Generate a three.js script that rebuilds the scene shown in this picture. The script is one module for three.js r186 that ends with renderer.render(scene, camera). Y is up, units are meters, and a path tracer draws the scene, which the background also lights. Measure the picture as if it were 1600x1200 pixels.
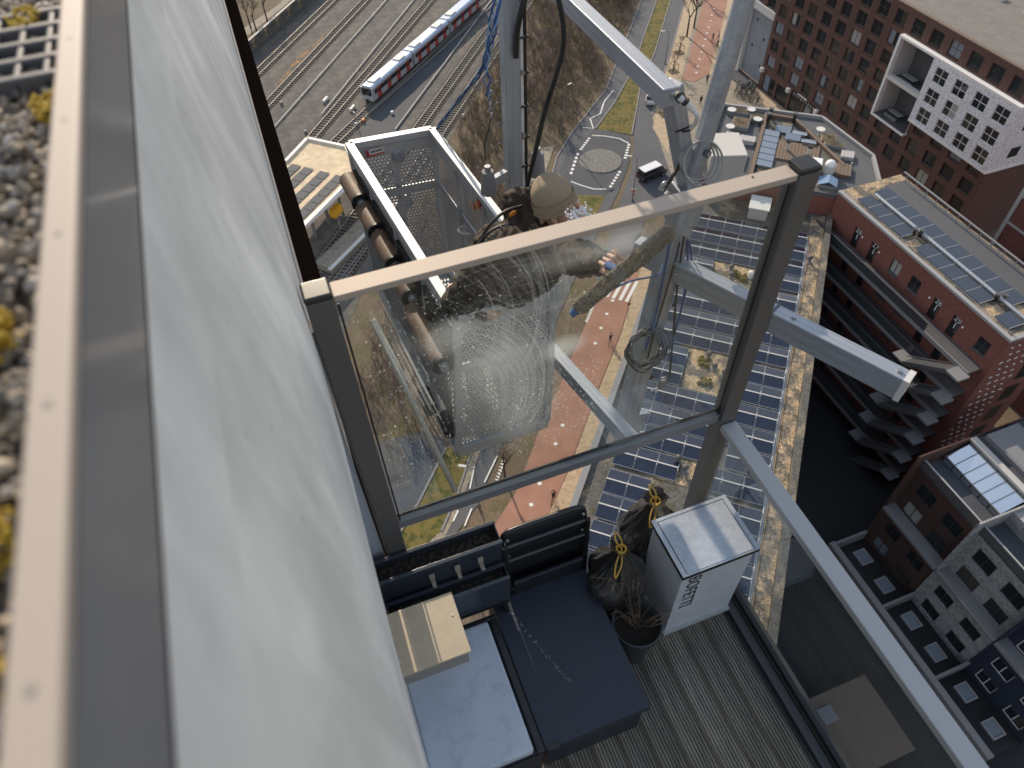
import * as THREE from 'three';
import { RoundedBoxGeometry } from 'three/addons/geometries/RoundedBoxGeometry.js';
import { mergeGeometries } from 'three/addons/utils/BufferGeometryUtils.js';
import { MarchingCubes } from 'three/addons/objects/MarchingCubes.js';
import { FontLoader } from 'three/addons/loaders/FontLoader.js';
import { TextGeometry } from 'three/addons/geometries/TextGeometry.js';

// ---------------------------------------------------------------- camera, sky, sun, exposure
// y = 0 is the balcony deck; the street lies 62 m below; -z runs along the tower wall, +x away from it
const scene = new THREE.Scene();
const renderer = new THREE.WebGLRenderer({ antialias: true });
renderer.setSize(1024, 768);
renderer.toneMapping = THREE.LinearToneMapping;
renderer.toneMappingExposure = 1.25;
renderer.shadowMap.enabled = true;

const camera = new THREE.PerspectiveCamera(56.13, 4 / 3, 0.05, 900);
camera.position.set(0, 3.834, 0);
camera.up.set(0.28373, 0.64538, -0.70921);
camera.lookAt(0.208569, 3.834 - 0.763432, -0.611286);
camera.focus = 6;
camera.userData.fStop = 3.1;
scene.add(camera);

const sunDir = new THREE.Vector3(0.016, Math.tan(26 * Math.PI / 180), -1).normalize();
// hazy late-day sky with thin broken cloud, computed as an equirectangular picture
{
  const W = 512, H = 256, d = new Float32Array(W * H * 4);
  const h2 = (x, y, s) => { let h = Math.imul(x, 374761393) + Math.imul(y, 668265263) + Math.imul(s, 1274126177) | 0; h = Math.imul(h ^ h >>> 13, 1274126177); return ((h ^ h >>> 16) >>> 0) / 4294967296; };
  const n3 = (x, y, z, s) => { const f = Math.floor, a = f(x), b = f(y), c = f(z), u = x - a, v = y - b, w = z - c, e = t => t * t * (3 - 2 * t), q = (i, j, k) => h2(a + i + (c + k) * 57, b + j, s), L = (p, r, t) => p + (r - p) * t; return L(L(L(q(0, 0, 0), q(1, 0, 0), e(u)), L(q(0, 1, 0), q(1, 1, 0), e(u)), e(v)), L(L(q(0, 0, 1), q(1, 0, 1), e(u)), L(q(0, 1, 1), q(1, 1, 1), e(u)), e(v)), e(w)); };
  for (let j = 0; j < H; j++) for (let i = 0; i < W; i++) {
    const ph = ((i + 0.5) / W - 0.5) * 2 * Math.PI, th = ((j + 0.5) / H - 0.5) * Math.PI, x = Math.cos(th) * Math.cos(ph), y = Math.sin(th), z = Math.cos(th) * Math.sin(ph);
    const ss = t => { t = Math.max(0, Math.min(1, t)); return t * t * (3 - 2 * t); }, e = Math.max(0, y), k = ss(e / 0.75), ang = Math.acos(Math.max(-1, Math.min(1, x * sunDir.x + y * sunDir.y + z * sunDir.z)));
    let c = [0.82 - 0.46 * k, 0.85 - 0.37 * k, 0.88 - 0.20 * k]; const glow = 0.9 * Math.exp(-((ang / 0.42) ** 2));
    const px = x / (e + 0.25), pz = z / (e + 0.25); let n = 0, a = 0.5; for (let o = 0; o < 5; o++) { n += a * n3(px * 1.3 * 2 ** o + 7, pz * 1.3 * 2 ** o + 3, 5, o + 1); a *= 0.5; }
    const cl = ss((n - 0.46) / 0.2) * 0.75; c = c.map((v, q) => v + ([0.86, 0.88, 0.91][q] - v) * cl + glow * [1, 0.88, 0.7][q]); if (y < 0) c = [0.26, 0.25, 0.24];
    for (let q = 0; q < 3; q++) d[(j * W + i) * 4 + q] = c[q] * 0.75; d[(j * W + i) * 4 + 3] = 1;
  }
  const t = new THREE.DataTexture(d, W, H, THREE.RGBAFormat, THREE.FloatType); t.mapping = THREE.EquirectangularReflectionMapping; t.magFilter = THREE.LinearFilter; t.minFilter = THREE.LinearFilter; t.needsUpdate = true;
  scene.background = t; scene.environment = t;
}

const sun = new THREE.DirectionalLight(new THREE.Color(1, 0.84, 0.66), 4.1);
sun.position.copy(sunDir).multiplyScalar(150);
sun.target.position.set(30, -40, -60);
sun.position.add(sun.target.position);
sun.castShadow = true;
sun.shadow.mapSize.set(4096, 4096);
Object.assign(sun.shadow.camera, { left: -120, right: 120, top: 120, bottom: -120, near: 1, far: 420 });
sun.shadow.radius = 1;
scene.add(sun, sun.target);

// ---------------------------------------------------------------- helpers
function mulberry(a) { return () => { a |= 0; a = a + 0x6D2B79F5 | 0; let t = Math.imul(a ^ a >>> 15, 1 | a); t = t + Math.imul(t ^ t >>> 7, 61 | t) ^ t; return ((t ^ t >>> 14) >>> 0) / 4294967296; }; }
const rnd = mulberry(7);
const rr = (a, b) => a + (b - a) * rnd();
const GY = -62.166;                       // street level
const taken = new Map();
function numbered(n) { const k = taken.get(n) || 0; taken.set(n, k + 1); return k ? `${n}_${String(k).padStart(3, '0')}` : n; }
function tag(o, label, category, group) { o.userData.label = label; o.userData.category = category; if (group) o.userData.group = group; return o; }
function thing(name, label, category, pos = [0, 0, 0], turn = 0, group) {
  const o = new THREE.Group(); o.name = numbered(name); o.position.set(...pos); o.rotation.y = turn; tag(o, label, category, group); scene.add(o); return o;
}
function part(name, geo, mat, parent, pos, rot) {
  const m = new THREE.Mesh(geo, mat); m.name = name; m.castShadow = m.receiveShadow = true;
  if (pos) m.position.set(...pos); if (rot) m.rotation.set(...rot); parent.add(m); return m;
}
function solo(name, label, category, geo, mat, pos, rot, group) { const m = part(numbered(name), geo, mat, scene, pos, rot); return tag(m, label, category, group); }
function setting(name, geo, mat, pos, rot) { const m = part(numbered(name), geo, mat, scene, pos, rot); m.userData.kind = 'structure'; return m; }
function copy(o, label) { const c = o.clone(); c.name = numbered(o.name.replace(/_\d\d\d$/, '')); if (label) c.userData = { ...c.userData, label }; scene.add(c); return c; }
// box with uv in metres
function bx(w, h, d) {
  const g = new THREE.BoxGeometry(w, h, d), u = g.attributes.uv, s = [[d, h], [d, h], [w, d], [w, d], [w, h], [w, h]];
  for (let i = 0; i < 24; i++) { const [a, b] = s[i >> 2]; u.setXY(i, u.getX(i) * a, u.getY(i) * b); }
  return g;
}
const at = (g, x, y, z) => g.translate(x, y, z);
// box between limits
const bl = (x0, x1, y0, y1, z0, z1) => at(bx(x1 - x0, y1 - y0, z1 - z0), (x0 + x1) / 2, (y0 + y1) / 2, (z0 + z1) / 2);
const rb = (w, h, d, r = 0.01, s = 2) => new RoundedBoxGeometry(w, h, d, s, r);
const rbl = (x0, x1, y0, y1, z0, z1, r = 0.004) => at(rb(x1 - x0, y1 - y0, z1 - z0, r), (x0 + x1) / 2, (y0 + y1) / 2, (z0 + z1) / 2);
function cyl(r0, r1, h, n = 16, open = false) { const g = new THREE.CylinderGeometry(r0, r1, h, n, 1, open), u = g.attributes.uv; for (let i = 0; i < u.count; i++) u.setXY(i, u.getX(i) * 6.28 * Math.max(r0, r1), u.getY(i) * h); return g; }
// straight bar of rectangular section w x h between two points; h is measured upwards
function bar(a, b, w, h, r = 0) {
  const A = new THREE.Vector3(...a), B = new THREE.Vector3(...b), d = B.clone().sub(A), L = d.length(); d.normalize();
  let up = Math.abs(d.y) > 0.95 ? new THREE.Vector3(0, 0, 1) : new THREE.Vector3(0, 1, 0);
  const z = new THREE.Vector3().crossVectors(d, up).normalize(); up = new THREE.Vector3().crossVectors(z, d);
  const g = r ? rb(L, h, w, r) : bx(L, h, w);
  return g.applyMatrix4(new THREE.Matrix4().makeBasis(d, up, z).setPosition(A.add(B).multiplyScalar(0.5)));
}
function rod(a, b, r0, r1 = r0, n = 10) {
  const A = new THREE.Vector3(...a), B = new THREE.Vector3(...b), d = B.clone().sub(A), L = d.length();
  return cyl(r1, r0, L, n).applyQuaternion(new THREE.Quaternion().setFromUnitVectors(new THREE.Vector3(0, 1, 0), d.normalize())).translate((A.x + B.x) / 2, (A.y + B.y) / 2, (A.z + B.z) / 2);
}
const tube = (pts, r, seg = 40, n = 6, closed = false) => new THREE.TubeGeometry(new THREE.CatmullRomCurve3(pts.map(p => new THREE.Vector3(...p)), closed), seg, r, n, closed);
const V2 = p => new THREE.Vector2(p[0], p[1]);
// flat polygon [x, z] lying at height y, uv in metres
function flat(pts, y) { const s = new THREE.Shape(pts.map(p => new THREE.Vector2(p[0], -p[1]))); const g = new THREE.ShapeGeometry(s); g.rotateX(-Math.PI / 2); return g.translate(0, y, 0); }
// prism from polygon [x, z] between two heights
function prism(pts, y0, y1) { const s = new THREE.Shape(pts.map(p => new THREE.Vector2(p[0], -p[1]))); const g = new THREE.ExtrudeGeometry(s, { depth: y1 - y0, bevelEnabled: false }); g.rotateX(-Math.PI / 2); return g.translate(0, y0, 0); }
// strip of given width along a polyline [x, z]
function strip(line, w, y) {
  const L = [], R = [];
  line.forEach((p, i) => { const a = line[Math.max(0, i - 1)], b = line[Math.min(line.length - 1, i + 1)], dx = b[0] - a[0], dz = b[1] - a[1], l = Math.hypot(dx, dz); L.push([p[0] - dz / l * w / 2, p[1] + dx / l * w / 2]); R.unshift([p[0] + dz / l * w / 2, p[1] - dx / l * w / 2]); });
  return flat([...L, ...R], y);
}
const merge = a => mergeGeometries(a.map(g => { const h = g.index ? g.toNonIndexed() : g; for (const k of Object.keys(h.attributes)) if (!['position', 'normal', 'uv'].includes(k)) h.deleteAttribute(k); return h; }));

// ---------------------------------------------------------------- procedural textures
const hash = (x, y, s) => { let h = Math.imul(x, 374761393) + Math.imul(y, 668265263) + Math.imul(s, 1274126177) | 0; h = Math.imul(h ^ h >>> 13, 1274126177); return ((h ^ h >>> 16) >>> 0) / 4294967296; };
function vn(x, y, p, s) { const xi = Math.floor(x), yi = Math.floor(y), fx = x - xi, fy = y - yi, u = fx * fx * (3 - 2 * fx), v = fy * fy * (3 - 2 * fy), m = q => ((q % p) + p) % p;
  return (hash(m(xi), m(yi), s) * (1 - u) + hash(m(xi + 1), m(yi), s) * u) * (1 - v) + (hash(m(xi), m(yi + 1), s) * (1 - u) + hash(m(xi + 1), m(yi + 1), s) * u) * v; }
function fbm(u, v, p, o = 4, s = 1) { let a = 0, k = 0.5, n = 0; for (let i = 0; i < o; i++) { a += k * vn(u * p, v * p, p, s + i); n += k; k *= 0.55; p *= 2; } return a / n; }
// fn(u, v) -> sRGB bytes; metres = real size of one tile
function tex(size, metres, fn, color = true) {
  const d = new Uint8Array(size * size * 4);
  for (let j = 0; j < size; j++) for (let i = 0; i < size; i++) { const c = fn(i / size, j / size), k = (j * size + i) * 4; if (typeof c === 'number') d[k] = d[k + 1] = d[k + 2] = Math.max(0, Math.min(255, c)); else for (let q = 0; q < 3; q++) d[k + q] = Math.max(0, Math.min(255, c[q])); d[k + 3] = 255; }
  const t = new THREE.DataTexture(d, size, size); t.wrapS = t.wrapT = THREE.RepeatWrapping; t.magFilter = THREE.LinearFilter; t.minFilter = THREE.LinearMipmapLinearFilter; t.generateMipmaps = true;
  const [mx, my] = Array.isArray(metres) ? metres : [metres, metres];
  t.repeat.set(1 / mx, 1 / my); if (color) t.colorSpace = THREE.SRGBColorSpace; t.needsUpdate = true; return t;
}
const mixc = (a, b, t) => [a[0] + (b[0] - a[0]) * t, a[1] + (b[1] - a[1]) * t, a[2] + (b[2] - a[2]) * t];
const mul = (c, k) => [c[0] * k, c[1] * k, c[2] * k];
const sm = (a, b, x) => { x = Math.max(0, Math.min(1, (x - a) / (b - a))); return x * x * (3 - 2 * x); };
function mat(r, g, b, rough = 0.8, o = {}) { const m = new THREE.MeshPhysicalMaterial({ roughness: rough, metalness: 0, ...o }); m.color.setRGB(r, g, b); return m; }
function tmat(map, rough = 0.9, o = {}) { return new THREE.MeshPhysicalMaterial({ map, roughness: rough, ...o }); }
// grain of mixed stones: cell-like speckle between colours
const speck = (cols, p, s, lo = 0.75, hi = 1.15) => (u, v) => { const c = hash(Math.floor(u * p), Math.floor(v * p), s), n = fbm(u, v, 6, 5, s + 3); const k = cols[Math.floor(c * cols.length) % cols.length]; return mul(mixc(k, cols[0], 0.35), (lo + (hi - lo) * hash(Math.floor(u * p * 1.7), Math.floor(v * p * 1.7), s + 9)) * (0.8 + 0.4 * n)); };

const T = {
  gravel: tex(512, 6, (u, v) => { const n = fbm(u, v, 6, 5, 11), g = hash(Math.floor(u * 64), Math.floor(v * 64), 5), g2 = hash(Math.floor(u * 171), Math.floor(v * 171), 15), b = mixc([104, 98, 88], [172, 150, 120], sm(0.38, 0.62, n)); return mul(b, 0.5 + 0.45 * g + 0.45 * g2); }),
  dirtyRoof: tex(512, 7, (u, v) => { const n = fbm(u, v, 4, 6, 21), m = fbm(u + 0.3, v, 9, 4, 44), g = hash(Math.floor(u * 80), Math.floor(v * 80), 6); return mul(mixc(mixc([92, 90, 86], [146, 132, 110], sm(0.4, 0.65, n)), [70, 68, 52], sm(0.55, 0.7, m) * 0.7), 0.75 + 0.4 * g); }),
  greyRoof: tex(512, 6, (u, v) => { const n = fbm(u, v, 5, 5, 31), g = hash(Math.floor(u * 220), Math.floor(v * 220), 8); return mul(mixc([118, 113, 108], [136, 130, 122], n), 0.72 + 0.45 * g); }),
  asphalt: tex(512, 9, (u, v) => { const n = fbm(u, v, 5, 6, 41), g = hash(Math.floor(u * 400), Math.floor(v * 400), 9); return mul(mixc([80, 83, 88], [98, 99, 101], n), 0.88 + 0.2 * g); }),
  darkAsphalt: tex(256, 8, (u, v) => { const n = fbm(u, v, 5, 5, 42); return mul(mixc([62, 66, 73], [76, 79, 84], n), 0.92 + 0.14 * rnd()); }),
  ballast: tex(512, 6, (u, v) => { const n = fbm(u, v, 4, 5, 51), g = hash(Math.floor(u * 200), Math.floor(v * 200), 3); return mul(mixc([88, 86, 84], [112, 106, 98], sm(0.3, 0.7, n)), 0.7 + 0.5 * g); }),
  trackBed: tex(512, 5, (u, v) => { const n = fbm(u, v, 5, 5, 52), g = hash(Math.floor(u * 180), Math.floor(v * 180), 4); return mul(mixc([74, 68, 62], [98, 86, 72], sm(0.35, 0.7, n)), 0.68 + 0.5 * g); }),
  soil: tex(512, 14, (u, v) => { const n = fbm(u, v, 5, 6, 61), m = fbm(u, v, 9, 4, 63), g = hash(Math.floor(u * 256), Math.floor(v * 256), 2); return mul(mixc(mixc([104, 92, 76], [122, 106, 88], n), [98, 94, 64], sm(0.52, 0.7, m) * 0.7), 0.72 + 0.45 * g); }),
  grass: tex(512, 8, (u, v) => { const n = fbm(u, v, 6, 6, 71), m = fbm(u, v, 14, 3, 73), g = hash(Math.floor(u * 300), Math.floor(v * 300), 7); return mul(mixc(mixc([92, 88, 44], [124, 108, 60], n), [74, 78, 36], sm(0.5, 0.68, m)), 0.75 + 0.45 * g); }),
  red: tex(512, 7, (u, v) => { const n = fbm(u, v, 5, 6, 81), m = fbm(u, v, 3, 4, 83); return mul(mixc([148, 110, 94], [164, 126, 108], n), (0.94 + 0.1 * rnd()) * (0.94 + 0.12 * m)); }),
  paving: tex(512, 3, (u, v) => { const n = fbm(u, v, 5, 5, 91); const jx = (u * 10) % 1, jy = (v * 10) % 1; const j = jx < 0.05 || jy < 0.05 ? 0.9 : 1; return mul(mixc([166, 148, 122], [184, 166, 140], n), (0.92 + 0.14 * hash(Math.floor(u * 10), Math.floor(v * 10), 3)) * j); }),
  plaza: tex(512, 4, (u, v) => { const n = fbm(u, v, 5, 5, 95); const jx = (u * 13) % 1, jy = (v * 13) % 1; const j = jx < 0.06 || jy < 0.06 ? 0.88 : 1; return mul(mixc([134, 126, 114], [156, 146, 130], n), (0.9 + 0.16 * hash(Math.floor(u * 13), Math.floor(v * 13), 3)) * j); }),
  cobble: tex(256, 3, (u, v) => { const k = hash(Math.floor(u * 22), Math.floor(v * 22), 4); const jx = (u * 22) % 1, jy = (v * 22) % 1; return mul([128, 126, 122], (0.74 + 0.4 * k) * (jx < 0.15 || jy < 0.15 ? 0.75 : 1)); }),
  brick: tex(512, [2.1, 1.5], (u, v) => { const row = Math.floor(v * 24), x = u * 10 + (row & 1) * 0.5, c = hash(Math.floor(x) % 10, row, 5); const j = (x % 1) < 0.06 || (v * 24 % 1) < 0.16; const b = mixc([88, 62, 55], [110, 78, 69], c); return j ? [92, 80, 74] : mul(b, 0.85 + 0.25 * fbm(u, v, 8, 4, 2)); }),
  brickRed: tex(512, [2.1, 1.5], (u, v) => { const row = Math.floor(v * 24), x = u * 10 + (row & 1) * 0.5, c = hash(Math.floor(x) % 10, row, 15); const j = (x % 1) < 0.06 || (v * 24 % 1) < 0.16; const b = mixc([112, 66, 57], [134, 82, 70], c); return j ? [108, 82, 75] : mul(b, 0.85 + 0.25 * fbm(u, v, 8, 4, 2)); }),
  brickGrey: tex(512, [2.1, 1.5], (u, v) => { const row = Math.floor(v * 24), x = u * 10 + (row & 1) * 0.5, c = hash(Math.floor(x) % 10, row, 25); const j = (x % 1) < 0.06 || (v * 24 % 1) < 0.16; const b = mixc([138, 138, 140], [186, 184, 182], c); return j ? [110, 110, 110] : mul(b, 0.75 + 0.4 * fbm(u, v, 8, 4, 2)); }),
  concrete: tex(1024, 1.6, (u, v) => { const n = sm(0.3, 0.7, fbm(u, v, 4, 6, 101)), st = fbm(u * 1, v * 0.25 + 0.1, 12, 5, 103), p = hash(Math.floor(u * 170), Math.floor(v * 170), 77) > 0.9988 ? 0.86 : 1; return mul(mixc([205, 206, 203], [232, 232, 228], n), (0.955 + 0.07 * sm(0.3, 0.7, st)) * p * (0.985 + 0.03 * rnd())); }),
  galva: tex(512, 0.45, (u, v) => { const a = hash(Math.floor(u * 40 + 3 * fbm(u, v, 20, 2, 5)), Math.floor(v * 40 + 3 * fbm(v, u, 20, 2, 6)), 5), n = fbm(u, v, 5, 5, 107); return mul(mixc([150, 156, 164], [186, 190, 196], a * 0.5 + n * 0.5), 0.92 + 0.12 * n); }),
  alu: tex(512, 0.5, (u, v) => { const n = fbm(u, v, 6, 6, 111), s = hash(Math.floor(u * 256), Math.floor(v * 256), 12); return mul([196, 198, 200], 0.9 + 0.12 * n + (s > 0.985 ? -0.16 : 0)); }),
  plank: tex(512, [1.0, 0.14], (u, v) => { const n = fbm(u * 0.5, v, 24, 4, 121), l = fbm(u * 1, v * 1, 5, 5, 123); return mul(mixc([112, 106, 98], [152, 145, 135], n), 0.75 + 0.45 * l); }),
  weave: tex(256, 0.06, (u, v) => { const a = Math.sin(u * 6.283 * 4) * Math.sin(v * 6.283 * 4); return mul([44, 52, 66], 0.86 + 0.26 * (a > 0 ? a : a * 0.7)); }),
  cushion: tex(512, 0.7, (u, v) => { const n = fbm(u, v, 4, 6, 131), s = fbm(u, v, 14, 4, 133), w = hash(Math.floor(u * 500), Math.floor(v * 500), 4); return mul(mixc([186, 198, 214], [208, 215, 226], n), (0.93 + 0.08 * w) * (1 - 0.05 * sm(0.5, 0.75, s))); }),
  jacket: tex(512, 0.5, (u, v) => { const n = fbm(u, v, 5, 5, 141), w = hash(Math.floor(u * 300), Math.floor(v * 300), 7); return mul(mixc([44, 36, 28], [62, 50, 38], n), 0.86 + 0.25 * w); }),
  knit: tex(256, 0.05, (u, v) => { const a = Math.abs(Math.sin(u * 6.283 * 5)), b = Math.abs(Math.sin(v * 6.283 * 7 + (Math.floor(u * 10) & 1) * 1.2)); return mul([176, 158, 134], 0.68 + 0.34 * a * b + 0.1 * rnd()); }),
  plush: tex(256, 0.08, (u, v) => { const h = hash(Math.floor(u * 60), Math.floor(v * 60), 5), n = fbm(u, v, 8, 4, 151); return mul(mixc([74, 68, 60], [150, 138, 120], h), 0.55 + 0.75 * n); }),
  whiteSpeck: tex(512, 6, (u, v) => { const c = hash(Math.floor(u * 70), Math.floor(v * 70), 6), q = fbm(u, v, 5, 4, 7); return c < 0.2 ? mul([168, 172, 178], 0.9 + 0.3 * q) : c < 0.45 ? [206, 210, 214] : [232, 234, 237]; }),
  plastic: tex(256, 0.6, (u, v) => { const n = fbm(u, v, 5, 6, 161), d = hash(Math.floor(u * 256), Math.floor(v * 256), 8); return mul([54, 58, 66], 0.85 + 0.35 * n + (d > 0.99 ? 0.3 : 0)); }),
  lid: tex(512, 0.45, (u, v) => { const n = fbm(u, v, 4, 6, 171), s = fbm(u, v, 20, 3, 173), d = hash(Math.floor(u * 300), Math.floor(v * 300), 9); return mul(mixc([168, 176, 188], [196, 202, 210], n), (s > 0.6 ? 0.95 : 1) * (d > 0.985 ? 0.9 : 1)); }),
  panel: tex(256, [1.66, 1.11], (u, v) => { const gx = (u * 10) % 1, gy = (v * 6) % 1; const e = u < 0.02 || u > 0.98 || v < 0.025 || v > 0.975; if (e) return [150, 155, 162]; return gx < 0.06 || gy < 0.05 ? [50, 57, 72] : mul([27, 33, 50], 0.85 + 0.3 * hash(Math.floor(u * 10), Math.floor(v * 6), 4)); }),
  concreteBump: null,
};
const Mt = {
  concrete: tmat(T.concrete, 0.85), gravel: tmat(T.gravel, 0.95), dirtyRoof: tmat(T.dirtyRoof, 0.95), greyRoof: tmat(T.greyRoof, 0.95),
  asphalt: tmat(T.asphalt, 0.9), darkAsphalt: tmat(T.darkAsphalt, 0.85), ballast: tmat(T.ballast, 0.95), trackBed: tmat(T.trackBed, 0.95), soil: tmat(T.soil, 1), grass: tmat(T.grass, 1), red: tmat(T.red, 0.9), paving: tmat(T.paving, 0.9), plaza: tmat(T.plaza, 0.9), cobble: tmat(T.cobble, 0.9),
  brick: tmat(T.brick, 0.9), brickRed: tmat(T.brickRed, 0.9), brickGrey: tmat(T.brickGrey, 0.9),
  galva: tmat(T.galva, 0.42, { metalness: 0.55 }), alu: tmat(T.alu, 0.5, { metalness: 0.35 }),
  plank: tmat(T.plank, 0.8), weave: tmat(T.weave, 0.6), cushion: tmat(T.cushion, 0.75), jacket: tmat(T.jacket, 0.85), knit: tmat(T.knit, 1), plush: tmat(T.plush, 1), whiteSpeck: tmat(T.whiteSpeck, 0.5), plastic: tmat(T.plastic, 0.45), lid: tmat(T.lid, 0.22, { metalness: 0.25 }),
  panel: tmat(T.panel, 0.12, { clearcoat: 0.6, clearcoatRoughness: 0.05 }),
  bronze: mat(0.43, 0.36, 0.295, 0.6, { metalness: 0.1 }), frame: mat(0.12, 0.117, 0.112, 0.4, { metalness: 0.3 }), cap: mat(0.035, 0.033, 0.031, 0.28, { metalness: 0.2 }),
  glass: mat(0.97, 0.99, 0.985, 0.0, { transmission: 1, thickness: 0, ior: 1.45 }), dark: mat(0.012, 0.012, 0.014, 0.5), blackPlastic: mat(0.016, 0.017, 0.02, 0.35), white: mat(0.78, 0.78, 0.77, 0.5), offWhite: mat(0.6, 0.59, 0.56, 0.6), grey: mat(0.3, 0.3, 0.3, 0.6), darkGrey: mat(0.09, 0.09, 0.095, 0.6), midGrey: mat(0.2, 0.2, 0.205, 0.7),
  pane: mat(0.02, 0.024, 0.028, 0.04), paneBlue: mat(0.2, 0.23, 0.27, 0.05), paneCurtain: mat(0.34, 0.34, 0.32, 0.15), paneWarm: mat(0.06, 0.054, 0.045, 0.08), winFrame: mat(0.05, 0.05, 0.052, 0.5), trim: mat(0.42, 0.41, 0.39, 0.7), paint: mat(0.72, 0.72, 0.7, 0.7),
  rail: mat(0.3, 0.27, 0.24, 0.6, { metalness: 0.2 }), sleeper: mat(0.15, 0.14, 0.125, 0.95), bark: mat(0.075, 0.06, 0.048, 0.95), twig: mat(0.2, 0.16, 0.13, 1), twigGreen: mat(0.19, 0.165, 0.1, 1), twigRed: mat(0.23, 0.165, 0.145, 1), wood: mat(0.28, 0.19, 0.11, 0.85), brownWood: mat(0.16, 0.115, 0.085, 0.85),
  rope: mat(0.03, 0.075, 0.2, 0.8), ropeLight: mat(0.16, 0.26, 0.42, 0.85), cable: mat(0.015, 0.014, 0.014, 0.45), steel: mat(0.42, 0.42, 0.43, 0.32, { metalness: 0.8 }), skin: mat(0.52, 0.31, 0.22, 0.55), yellow: mat(0.7, 0.42, 0.07, 0.5), orange: mat(0.7, 0.22, 0.06, 0.6), shadedFloor: mat(0.022, 0.022, 0.024, 0.9), brickDark: tmat(T.brick, 0.9, { color: new THREE.Color(0.55, 0.52, 0.5) }), redPlastic: mat(0.5, 0.02, 0.02, 0.4), stone: mat(0.33, 0.32, 0.3, 0.8), soilBlack: mat(0.018, 0.015, 0.012, 1),
};
const font = await new FontLoader().loadAsync('fonts/droid/droid_sans_regular.typeface.json');
const text = (s, size, h = 0.004) => { const g = new TextGeometry(s, { font, size, depth: h, curveSegments: 3 }); g.computeBoundingBox(); g.translate(-(g.boundingBox.max.x + g.boundingBox.min.x) / 2, -(g.boundingBox.max.y + g.boundingBox.min.y) / 2, 0); return g; };

// ---------------------------------------------------------------- the ground, 62 m below
setting('ground', flat([[-420, 300], [480, 300], [480, -520], [-420, -520]], GY - 0.05), Mt.soil);
setting('railway_ballast', flat([[-19.75, -110.81], [-7.7, -142.21], [0.26, -153.05], [16.46, -174.55], [37.8, -202.14], [83.07, -181.04], [51.87, -140.79], [26.76, -106.77], [15.66, -90.7], [4.03, -74.18], [-3.57, -61.49], [-9.98, -59.8], [-15.14, -75.48]], GY - 0.03), Mt.ballast);
setting('platform', flat([[12.8, -113.12], [17.23, -121.44], [39.67, -143.04], [60.3, -165.49], [69.83, -173.57], [41.94, -143.29], [23.3, -118.6], [15.89, -107.59]], GY), Mt.darkAsphalt);
setting('bus_lane', flat([[82.18, -144.22], [101.65, -167.75], [104.01, -166.66], [85.18, -142.87], [73.31, -126.65], [67.14, -117.79], [57.93, -107.33], [51.33, -100.9], [49.77, -98.29], [55.47, -95.88], [51.12, -88.33], [46.83, -83.01], [41.76, -77.34], [33.99, -68.93], [27.23, -60.85], [20.88, -51.71], [15.05, -44.91], [11.08, -45.54], [15.89, -53.7], [22.69, -65.27], [32.51, -81.17], [37.28, -87.73], [39.33, -91.35], [41.81, -95.42], [46.7, -100.9], [52.11, -106.03], [58.32, -111.86], [67.45, -124.17], [73.79, -132.68]], GY + 0.02), Mt.asphalt);
setting('turning_loop', flat([[51.33, -100.9], [47.03, -98.18], [43.38, -95.37], [40.63, -91.58], [38.95, -88.13], [40.57, -84.9], [44.73, -83.17], [47.93, -84.37], [52.37, -90.16], [55.63, -96.67]], GY + 0.035), Mt.darkAsphalt);
setting('verge', flat([[85.18, -142.87], [104.01, -166.66], [106.5, -165.5], [87.92, -141.64], [72.96, -120.88], [65.77, -112.23], [56.01, -96.72], [53.79, -98.75], [51.16, -100.53], [57.93, -107.33], [67.14, -117.79], [73.31, -126.65]], GY + 0.03), Mt.grass);
setting('verge', flat([[40.44, -84.6], [44.59, -82.87], [39.79, -77.33], [36.15, -77.21]], GY + 0.04), Mt.grass);
setting('street', flat([[87.92, -141.64], [106.5, -165.5], [110.64, -163.58], [90.78, -140.35], [75.77, -119.65], [67.88, -109.26], [61.93, -100.9], [57.67, -87.93], [55.3, -79.47], [47.84, -75.65], [41.73, -68.69], [37.96, -63.08], [34.93, -65.7], [43.49, -77.45], [51.77, -88.05], [56.31, -96.59], [65.77, -112.23], [72.96, -120.88]], GY + 0.025), Mt.asphalt);
setting('plaza', flat([[90.78, -140.35], [110.64, -163.58], [120.92, -158.81], [91.09, -103.34], [78.42, -69.82], [54.5, -78.03], [57.67, -87.93], [61.93, -100.9], [67.88, -109.26], [75.77, -119.65]], GY + 0.01), Mt.plaza);
setting('pavement', flat([[90.65, -140.41], [110.36, -163.71], [112.01, -162.94], [93.38, -139.18], [76.44, -115.12], [65.99, -100.55], [58.93, -89.41], [60.29, -97.31], [67.88, -109.26], [75.77, -119.65]], GY + 0.03), Mt.paving);
setting('cycle_path', flat([[94.37, -138.73], [112.01, -162.94], [116.13, -161.03], [98.94, -136.68], [90.48, -125.27], [84.43, -117.59], [78.57, -109.83], [74.64, -108.38], [73.09, -110.1], [79.25, -118.13], [86.92, -128.78]], GY + 0.05), Mt.red);
setting('pavement', flat([[98.94, -136.68], [116.13, -161.03], [117.23, -160.53], [100.05, -136.18], [89.06, -121.23], [79.4, -108.94], [78.57, -109.83], [84.43, -117.59], [90.48, -125.27]], GY + 0.045), Mt.paving);
setting('pavement', flat([[86.58, -113.49], [85.98, -107.68], [84.1, -89.37], [81.64, -90.43], [81.62, -102.3], [82.54, -109.18]], GY + 0.045), Mt.paving);
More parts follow.
